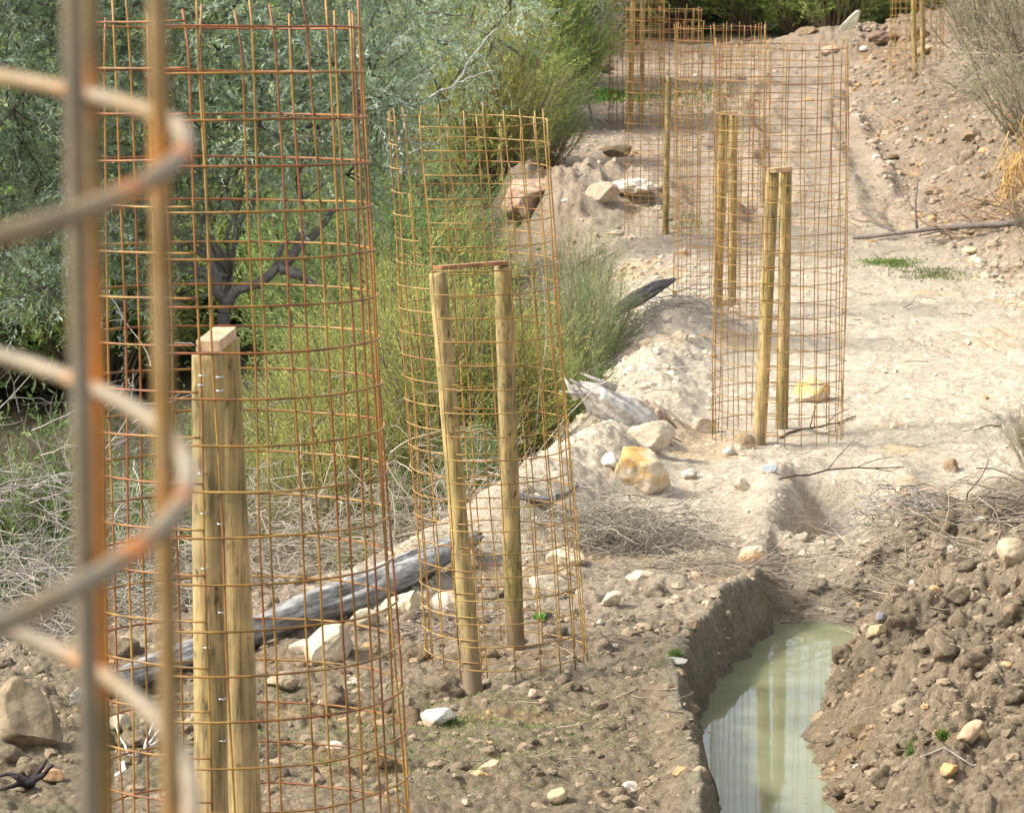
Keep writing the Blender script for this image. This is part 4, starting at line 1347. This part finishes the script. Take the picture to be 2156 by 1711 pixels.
GG = (0.13, 0.20, 0.055)
tuft("grass_patch", "bright green grass patch on the track beyond the stone guard", 1875, 555, 0.26, 0.35, 1400, 0.035, GG, 71, wide=0.008, cat="grass", stuff=True)
tuft("grass_patch", "sparse greyish grass patch right of the bright one", 1965, 580, 0.32, 0.5, 900, 0.04, (0.14, 0.17, 0.07), 72, wide=0.008, cat="grass", stuff=True)
tuft("grass_tuft", "small grass tuft left of the muddy trench", 1423, 1380, 0.02, 0.02, 320, 0.042, GG, 73)
tuft("grass_patch", "weak grass below the tuft left of the trench", 1375, 1412, 0.08, 0.06, 140, 0.022, GG, 74, cat="grass", stuff=True)
tuft("grass_tuft", "green tuft among the clods at lower right", 1922, 1588, 0.02, 0.02, 420, 0.038, GG, 75)
tuft("grass_tuft", "green tuft beside the upright pinkish stone", 1985, 1556, 0.02, 0.02, 420, 0.038, GG, 76)
tuft("grass_patch", "grass around the whitish stone under the splayed poles", 950, 1520, 0.10, 0.10, 260, 0.03, (0.10, 0.16, 0.05), 77, cat="grass", stuff=True)
tuft("grass_patch", "grass strip at the far left of the track under the guards", 1450, 200, 0.8, 3.0, 700, 0.08, (0.15, 0.19, 0.07), 78, wide=0.02, cat="grass", stuff=True)
tuft("grass_patch", "sprouting weeds on the high left bank", 1268, 205, 0.7, 1.2, 900, 0.14, (0.13, 0.25, 0.06), 79, wide=0.02, cat="grass", stuff=True)
tuft("grass_patch", "thin grass on the bank under the single pole guard", 1440, 470, 0.3, 0.6, 200, 0.06, (0.15, 0.2, 0.07), 83, wide=0.01, cat="grass", stuff=True)
tuft("sprouting_grass", "faint green sprouts over the bare soil at the bottom", 960, 1650, 0.9, 1.3, 9000, 0.018, (0.17, 0.24, 0.07), 80, "grass", 0.7, 0.004, True, Y=13.2)
tuft("sprouting_grass", "faint green sprouts at the lower left", 300, 1650, 1.1, 1.2, 5000, 0.016, (0.15, 0.20, 0.07), 81, "grass", 0.7, 0.004, True, Y=13.4)
tuft("track_weeds", "thin weeds scattered in the middle of the track", 1770, 420, 1.3, 5.0, 700, 0.04, (0.16, 0.20, 0.08), 84, "weeds", 0.6, 0.01, True)
# leafy seedling by the second guard
r_ = np.random.default_rng(91)
c0 = gp(1135, 1308); n = 26
mb = MB()
d = unit(np.stack([r_.normal(size=n), r_.normal(size=n), r_.uniform(0.2, 1.0, n)], -1))
mb.leaves(np.tile(c0 + np.array([0, 0, 0.01]), (n, 1)), d, r_.uniform(0.03, 0.055, n), 0.02, np.tile((0.10, 0.30, 0.05), (n, 1)) * r_.uniform(0.7, 1.4, (n, 1)), 0.1)
o = mb.build("seedling", M_grass, loc=c0, smooth_sh=False)
tag(o, "bright green leafy seedling inside the splayed guard", "seedling")


# ------------------------------------------------------------------ trees and shrubs
def leafy_clumps(mb, tw, clumps, seed, leaf_len, leaf_w, colours, twigs=70, per=22, twig_len=0.32, twig_col=(0.20, 0.18, 0.15), droop=0.1, flatten=1.0):
    """fills each clump (centre, radius) with twigs carrying leaves"""
    r_ = np.random.default_rng(seed)
    for (c, r) in clumps:
        c = np.array(c, float)
        n = max(6, int(twigs * (r / 0.5) ** 2))
        dirs = unit(r_.normal(size=(n, 3)))
        rad = r * r_.random(n) ** 0.45 * r_.uniform(0.7, 1.15, n)
        p0 = c + dirs * rad[:, None] * np.array([1, 1, flatten])
        d = unit(dirs + r_.normal(size=(n, 3)) * 0.6 + np.array([0, 0, 0.25 - droop]))
        L = twig_len * r_.uniform(0.6, 1.3, n)
        # leaves along the twig
        t = np.tile(np.linspace(0.05, 1, per), (n, 1)) + r_.normal(size=(n, per)) * 0.02
        P = p0[:, None, :] + d[:, None, :] * (t * L[:, None])[..., None]
        P[..., 2] -= droop * (t * L[:, None]) ** 2 * 2
        ld = unit(d[:, None, :] * 0.8 + r_.normal(size=(n, per, 3)) * 0.55)
        base = colours[r_.integers(0, len(colours), n)]
        lc = base[:, None, :] * r_.uniform(0.65, 1.35, (n, per, 1))
        # some leaves show their silver underside
        mb.leaves(P.reshape(-1, 3), ld.reshape(-1, 3), (leaf_len * r_.uniform(0.6, 1.25, (n, per))).ravel(),
                  (leaf_w * r_.uniform(0.8, 1.2, (n, per))).ravel(), lc.reshape(-1, 3), 0.04)
        for k in range(0, n, 2):
            q = np.stack([p0[k], p0[k] + d[k] * L[k] * 0.5, p0[k] + d[k] * L[k]])
            tw.tube(q, [0.004, 0.003, 0.0015], 3, twig_col, cap=False)


def limb(tw, a, b, r0, r1, seed, wig=0.08, colour=(0.10, 0.085, 0.075), n=10):
    r_ = np.random.default_rng(seed)
    a, b = np.array(a, float), np.array(b, float)
    t = np.linspace(0, 1, n)[:, None]
    L = np.linalg.norm(b - a)
    off = np.cumsum(r_.normal(size=(n, 3)), axis=0); off -= off[0] + (off[-1] - off[0]) * t
    p = a + (b - a) * t + off * wig * L / math.sqrt(n)
    rr = np.linspace(r0, r1, n)
    c = np.array(colour) * (1 + 0.3 * fbm(t[:, 0] * 9, t[:, 0] * 0 + seed, seed=seed))[:, None]
    tw.tube(p, rr * (1 + 0.12 * fbm(t[:, 0] * 12, t[:, 0] * 0, seed=seed)), 9, c)
    return p


OL = np.array([[0.28, 0.37, 0.23], [0.36, 0.45, 0.31], [0.54, 0.62, 0.48], [0.21, 0.30, 0.14], [0.43, 0.48, 0.25]])


def olive_tree(seed, Y, base_u, clump_uv, name, label, rr=0.5, nleaf=62, trunk_r=0.12, extra_limbs=(), forkp=None, per=24, leaf=0.052, cols=OL, group=None, lw=0.011):
    r_ = np.random.default_rng(seed)
    bx = ux(base_u, Y); bz = gz(bx, Y)
    root = empty(name, (bx, Y, bz), label, "tree", group)
    mb, tw = MB(), MB()
    cl = []
    for (u, v, dy, r) in clump_uv:
        cl.append((at(u, v, Y + dy), r))
    fork = at(*forkp)
    limb(tw, (bx, Y, bz - 0.2), fork, trunk_r, trunk_r * 0.6, seed, 0.06)
    for k, (c, r) in enumerate(cl):
        if k % 9 == 0:
            back = fork + np.array([0, 0.7, 0.2])
            limb(tw, fork, back, trunk_r * 0.3, trunk_r * 0.25, seed + k + 3, 0.02, n=5)
            limb(tw, back, c + np.array([0, 0.7, 0]), trunk_r * 0.22, 0.008, seed + k, 0.12, (0.26, 0.24, 0.20))
        for q in range(5):
            limb(tw, c, c + unit(r_.normal(size=3)) * r * 0.9, 0.01, 0.003, seed + k * 7 + q, 0.1, n=6)
    for (a, b, r0, r1, c) in extra_limbs:
        limb(tw, at(*a), at(*b), r0, r1, int(a[0]), 0.10, c)
    leafy_clumps(mb, tw, cl, seed, leaf, lw, cols, nleaf, per)
    mb.build("crown", M_leaf, root, smooth_sh=False)
    tw.build("trunk", M_bark, root)
    return root


# the big silver-leaved tree on the left
r_ = np.random.default_rng(12)
clu = []
for gu in range(-420, 900, 88):
    for gv in range(-230, 700, 88):
        u = gu + r_.uniform(-35, 35); v = gv + r_.uniform(-35, 35)
        # lower right outline of the crown
        lim = np.interp(u, [-500, 0, 60, 130, 200, 300, 400, 480, 560, 640, 720, 790, 850, 950], [640, 600, 640, 640, 590, 600, 540, 470, 440, 430, 430, 380, 220, 60])
        if v > lim - 40: continue
        if 0 < u < 100 and 470 < v < 560 and False: continue
        clu.append((u, v, r_.uniform(-0.9, 0.7), r_.uniform(0.30, 0.46)))
clu += [(95, 600, -0.8, 0.26), (60, 625, -0.7, 0.18), (250, 640, 0.2, 0.25), (380, 620, 0.3, 0.2)]
LB = (0.17, 0.15, 0.13)
olive_tree(12, 25.4, 440, clu, "olive_tree", "large silver leaved tree filling the upper left behind the wire guards", nleaf=130, trunk_r=0.075, forkp=(470, 660, 25.2),
           extra_limbs=[((470, 660, 25.2), (600, 555, 25.2), 0.045, 0.035, LB), ((600, 555, 25.2), (720, 430, 25.4), 0.04, 0.02, LB),
                        ((590, 565, 25.2), (670, 600, 25.1), 0.05, 0.02, LB), ((480, 640, 25.2), (420, 500, 25.3), 0.045, 0.02, LB),
                        ((560, 590, 25.2), (650, 470, 25.2), 0.025, 0.01, LB), ((480, 640, 25.2), (420, 590, 25.0), 0.03, 0.01, LB)])

# second silvery tree towards the middle, with pale bare branches
clu = []
for gu in range(760, 1120, 80):
    for gv in range(-150, 330, 80):
        u = gu + r_.uniform(-35, 35); v = gv + r_.uniform(-35, 35)
        lim = np.interp(u, [700, 900, 1000, 1100], [330, 250, 150, 60])
        if v > lim: continue
        clu.append((u, v, r_.uniform(-0.8, 0.8), r_.uniform(0.35, 0.5)))
PB = (0.36, 0.35, 0.31)
olive_tree(29, 32.0, 850, clu, "olive_tree", "smaller silvery tree with pale bare branches right of the large one", nleaf=60, trunk_r=0.07, leaf=0.05, forkp=(850, 360, 31.5),
           extra_limbs=[((850, 360, 31.5), (830, 330, 30.8), 0.03, 0.02, PB), ((830, 330, 30.8), (860, 235, 30.8), 0.02, 0.015, PB), ((860, 235, 30.8), (960, 175, 30.8), 0.02, 0.01, PB), ((960, 175, 30.8), (1050, 60, 30.9), 0.012, 0.005, PB), ((960, 175, 30.8), (1040, 150, 30.7), 0.01, 0.004, PB),
                        ((860, 235, 30.8), (930, 110, 30.8), 0.009, 0.004, PB), ((830, 330, 30.8), (950, 280, 30.7), 0.008, 0.003, PB)])


def fine_shrub_mesh(seed, h, wdt, cols, stems=70, twigs=12, per=14, ndl=0.035, nw=0.006, stemcol=(0.16, 0.12, 0.08), upright=0.7, low=0.25, arch=0.25):
    """upright shrub of many plumes of fine leaves; returned as two builders round the origin"""
    r_ = np.random.default_rng(seed)
    lf, st = MB(), MB()
    for k in range(stems):
        a = r_.uniform(0, 6.283); q = r_.random() ** 0.6
        d = np.array([math.cos(a) * q * wdt * 0.5, math.sin(a) * q * wdt * 0.5, 0])
        H = h * r_.uniform(0.5, 1.08) * (1 - 0.35 * q * q)
        n = 8
        t = np.linspace(0, 1, n)[:, None]
        p = d * (0.25 * t + 0.75 * t ** (1.0 / (1 + arch * 2))) + np.array([0, 0, H]) * t + np.cumsum(r_.normal(size=(n, 3)) * 0.015 * h, axis=0) * np.array([1, 1, 0.2])
        st.tube(p, np.linspace(0.009, 0.0025, n) * (h / 1.5), 4, np.array(stemcol) * r_.uniform(0.7, 1.4), cap=False)
        base = cols[r_.integers(0, len(cols))] * r_.uniform(0.8, 1.25)
        tt = np.sort(r_.uniform(low, 1.0, twigs))
        tp = np.stack([np.interp(tt, t[:, 0], p[:, i]) for i in range(3)], -1)
        ax = unit(p[-1] - p[0])
        td = unit(ax * upright * 1.6 + r_.normal(size=(twigs, 3)) * 0.5 + unit(d + 1e-6) * 0.3)
        tl = h * 0.16 * r_.uniform(0.5, 1.3, twigs)
        s = np.tile(np.linspace(0, 1, per), (twigs, 1))
        P = tp[:, None] + td[:, None] * (s * tl[:, None])[..., None]
        nd = unit(td[:, None] * 0.9 + r_.normal(size=(twigs, per, 3)) * 0.42)
        sh = np.repeat(base[None] * r_.uniform(0.7, 1.35, (twigs, 1)), per, 0) * r_.uniform(0.75, 1.25, (twigs * per, 1))
        lf.leaves(P.reshape(-1, 3), nd.reshape(-1, 3), (ndl * r_.uniform(0.6, 1.3, (twigs, per))).ravel(), nw, sh, 0.03)
    return lf, st


YG = np.array([[0.38, 0.38, 0.10], [0.32, 0.34, 0.09], [0.46, 0.42, 0.14], [0.26, 0.30, 0.09]])
MG = np.array([[0.20, 0.27, 0.075], [0.26, 0.32, 0.09], [0.16, 0.22, 0.06], [0.32, 0.35, 0.11]])
DGN = np.array([[0.12, 0.18, 0.06], [0.15, 0.22, 0.075], [0.20, 0.25, 0.09]])
GY = np.array([[0.28, 0.26, 0.18], [0.22, 0.24, 0.13], [0.34, 0.31, 0.23], [0.20, 0.23, 0.11]])
BR = np.array([[0.34, 0.28, 0.18], [0.29, 0.27, 0.14], [0.22, 0.24, 0.11]])


PROTO = {}


def proto(kind):
    """two variants of each kind of shrub, built once"""
    if kind in PROTO: return PROTO[kind]
    spec = {
        "yellow": dict(h=1.7, wdt=1.2, cols=YG * 0.9, stems=150, twigs=20, per=16, ndl=0.030, nw=0.0055),
        "green": dict(h=1.6, wdt=1.2, cols=MG, stems=140, twigs=20, per=16, ndl=0.034, nw=0.007),
        "dark": dict(h=1.5, wdt=1.4, cols=DGN, stems=110, twigs=15, per=14, ndl=0.045, nw=0.010, upright=0.4),
        "grey": dict(h=1.2, wdt=0.9, cols=GY * np.array([0.95, 1.05, 0.8]) * 1.0, stems=100, twigs=18, per=14, ndl=0.028, nw=0.005, low=0.35),
        "brown": dict(h=1.3, wdt=1.1, cols=BR, stems=100, twigs=12, per=12, ndl=0.03, nw=0.0055, low=0.35),
        "far": dict(h=2.6, wdt=2.2, cols=MG * 1.1, stems=120, twigs=16, per=12, ndl=0.075, nw=0.016),
        "fardark": dict(h=2.6, wdt=2.4, cols=DGN * 1.35, stems=120, twigs=16, per=12, ndl=0.085, nw=0.020, upright=0.4),
        "dry": dict(h=1.2, wdt=1.1, cols=np.array([[0.29, 0.25, 0.17], [0.24, 0.22, 0.14], [0.34, 0.29, 0.20], [0.22, 0.24, 0.12]]), stems=60, twigs=11, per=10, ndl=0.03, nw=0.005, low=0.3),
    }[kind]
    out = []
    for q in range(2):
        h = spec["h"]
        lf, st = fine_shrub_mesh(1000 + q * 17 + len(PROTO) * 31, **spec)
        out.append((lf, st))
    PROTO[kind] = [out, [None, None], spec["h"]]
    return PROTO[kind]


def shrub(kind, u, Y, h, label, seed, wide=1.0, name="shrub", group=None, dz=0.0, cat="shrub"):
    pr = proto(kind)
    q = seed % 2
    x = ux(u, Y)
    z = gz(x, Y) - 0.05 + dz
    if pr[1][q] is None:
        lf, st = pr[0][q]
        root = empty(name, (0, 0, 0), label, cat, group)
        a = lf.build("foliage", M_needle, root, smooth_sh=False)
        b = st.build("stems", M_twig, root)
        pr[1][q] = (root, a, b)
    else:
        r0, a0, b0 = pr[1][q]
        root = r0.copy(); COL.objects.link(root)
        for src in (a0, b0):
            c = src.copy(); COL.objects.link(c); c.parent = root
        root.name = name
        for key in ("group",):
            if key in root and not group: del root[key]
        tag(root, label, cat, group)
    s = h / pr[2]
    root.location = (x, Y, z)
    root.rotation_euler = (0, 0, (seed * 2.399) % 6.28)
    root.scale = (s * wide, s * wide, s)
    return root


# --- shrubs below the bank (near ones), each with a label of its own
shrub("yellow", 700, 20.6, 1.55, "yellow green feathery shrub right of the near poles, above the log", 1)
shrub("yellow", 830, 21.4, 1.95, "tall yellow green feathery shrub between the two near guards", 2, 0.9)
shrub("brown", 545, 20.3, 1.15, "brownish yellow shrub touching the near poles", 3)
shrub("yellow", 960, 20.4, 1.65, "yellow green shrub behind the splayed left pole", 4)
shrub("yellow", 1050, 20.8, 1.35, "feathery yellowish shrub behind the cross board of the splayed guard", 5)
shrub("yellow", 1120, 21.4, 0.95, "yellow green shrub right behind the splayed guard", 6, 0.8)
shrub("dark", 1205, 22.6, 0.55, "low dark green bush at the bank edge beside the splayed guard", 7)
shrub("grey", 1232, 24.2, 1.2, "tall grey green wispy shrub on the bank edge", 8, 0.8)
shrub("grey", 1222, 23.4, 1.0, "pale wispy shrub in front of the tall grey green one", 9, 0.8)
shrub("yellow", 640, 23.0, 1.6, "yellowish shrub under the dark forked limb of the big tree", 10)
shrub("yellow", 800, 24.5, 1.7, "pale yellow shrub behind the tall one between the guards", 11)
shrub("green", 440, 22.0, 1.3, "green shrub behind the tops of the near poles", 12)
shrub("dark", 320, 21.5, 1.3, "dark leafy bush left of the near poles", 13)
shrub("dark", 40, 22.5, 1.75, "dark green bush at the left edge under the silver spray", 14)
shrub("dark", 180, 22.5, 1.2, "dark bush behind the blurred foreground wires", 15)
shrub("green", -120, 22.5, 1.2, "green bush just outside the left edge", 16)
shrub("dark", 870, 19.6, 0.55, "low green bush above the far end of the fallen log", 18)
shrub("green", 760, 19.2, 0.45, "small green bush behind the fallen log", 19)
shrub("dark", 1010, 19.3, 0.5, "low dark bush inside the outline of the splayed guard", 20)
# --- middle distance
mid = [("dark", 780, 28, 1.9, "dark green bush rising behind the splayed guard top left"), ("yellow", 925, 30, 1.6, "yellow green bush behind the top of the splayed guard"),
       ("green", 965, 31, 1.2, "green bush left of the overhanging boulder"), ("dark", 850, 33, 2.0, "dark bush under the silvery tree"),
       ("green", 1050, 41, 2.5, "light green shrub above the overhanging boulder"), ("grey", 1150, 40.5, 1.4, "single grey green shrub leaning on the left bank"),
       ("yellow", 1040, 39, 2.6, "yellowish shrub left of the bank top"), ("dark", 780, 29, 2.3, "dark bush behind the right edge of the tall guard"),
       ("green", 700, 31, 2.2, "green bush behind the mesh of the tall guard"), ("yellow", 1060, 24.5, 0.8, "yellow shrub tips in front of the overhanging boulder"),
       ("green", 1150, 46, 2.6, "green shrub below the dry branches at the top"), ("yellow", 1090, 47, 3.4, "tall light green shrub at the top middle"),
       ("dark", 1000, 46, 3.6, "dark tall shrub at the top middle"), ("grey", 1225, 51, 1.6, "grey shrub at the head of the left bank"),
       ("dark", 1120, 53, 3.6, "dark shrub behind the light green one at the top")]
for k_, (kd, u_, Y_, h_, lb) in enumerate(mid):
    shrub(kd, u_, Y_, h_, lb, 30 + k_)
# --- right bank
rb = [("dry", 2130, 38.5, 1.1, "grey brown wispy shrub on the right bank, at the upper right edge"), ("dry", 2080, 46, 1.9, "brownish shrub above the farthest poles"),
      ("dry", 2175, 30.5, 0.6, "dry shrub hanging at the right edge of the bank"), ("dry", 2060, 52, 1.8, "wispy shrub above the farthest wire guard"),
      ("dry", 2152, 20.2, 0.30, "small wispy shrub at the right edge of the track"), ("dry", 2190, 18.6, 0.5, "dry shrub beyond the right edge near the cut branches"),
      ("dry", 2170, 44, 2.0, "wispy shrub at the upper right corner"), ("dry", 2230, 35, 2.0, "grey shrub outside the right edge")]
for k_, (kd, u_, Y_, h_, lb) in enumerate(rb):
    shrub(kd, u_, Y_, h_, lb, 60 + k_)
# --- thicket closing the view, farther than the track
r_ = np.random.default_rng(44)
k_ = 0
for Y_ in (63, 67, 72, 79, 88):
    for u_ in np.arange(1180, 2500, 120 if Y_ < 75 else 150):
        uu = u_ + r_.uniform(-40, 40)
        if Y_ == 63 and uu > 1960: continue
        shrub("fardark" if r_.random() < 0.55 else "far", uu, Y_ + r_.uniform(-1.5, 1.5), r_.uniform(2.4, 3.6), "dark green bush in the thicket beyond the end of the track", 100 + k_, 1.0,
              "thicket_bush", "bushes in the thicket beyond the track", 0, "bush")
        k_ += 1
for Y_ in (36, 42, 50, 60, 72):
    for u_ in np.arange(-500, 1150, 190):
        uu = u_ + r_.uniform(-60, 60)
        if uu > {36: 520, 42: 720, 50: 820, 60: 920, 72: 980}[Y_]: continue
        shrub("fardark" if r_.random() < 0.5 else "far", uu, Y_ + r_.uniform(-1.5, 1.5), r_.uniform(2.8, 4.0), "green bush on the hillside behind the silver leaved trees", 200 + k_, 1.0,
              "hillside_bush", "bushes on the hillside behind the trees", 0, "bush")
        k_ += 1

# bare branches of a dry tree at the top, between the middle shrubs and the far guards
r_ = np.random.default_rng(15)
tw = MB()
b0 = at(1250, 130, 47.0)
limb(tw, (b0[0], b0[1], gz(b0[0], b0[1]) - 0.1), at(1246, -60, 47.0), 0.022, 0.015, 3, 0.04, (0.38, 0.36, 0.33))
for k in range(46):
    s0 = at(1246 + r_.uniform(-4, 4), r_.uniform(-40, 60), 47)
    e = at(r_.uniform(1130, 1330), r_.uniform(-60, 75), 47 + r_.uniform(-1, 1))
    p = limb(tw, s0, e, 0.009, 0.004, 60 + k, 0.25, (0.40, 0.38, 0.34), 8)
    for q in range(4):
        i = r_.integers(3, 8)
        limb(tw, p[i], p[i] + np.array([r_.normal() * 0.2, r_.normal() * 0.2, r_.normal() * 0.12]), 0.005, 0.002, 200 + k * 4 + q, 0.2, (0.40, 0.38, 0.34), 5)
o = tw.build("bare_tree", M_twig, loc=(b0[0], b0[1], gz(b0[0], b0[1])))
tag(o, "leafless pale branched tree at the top, left of the far guards", "tree")
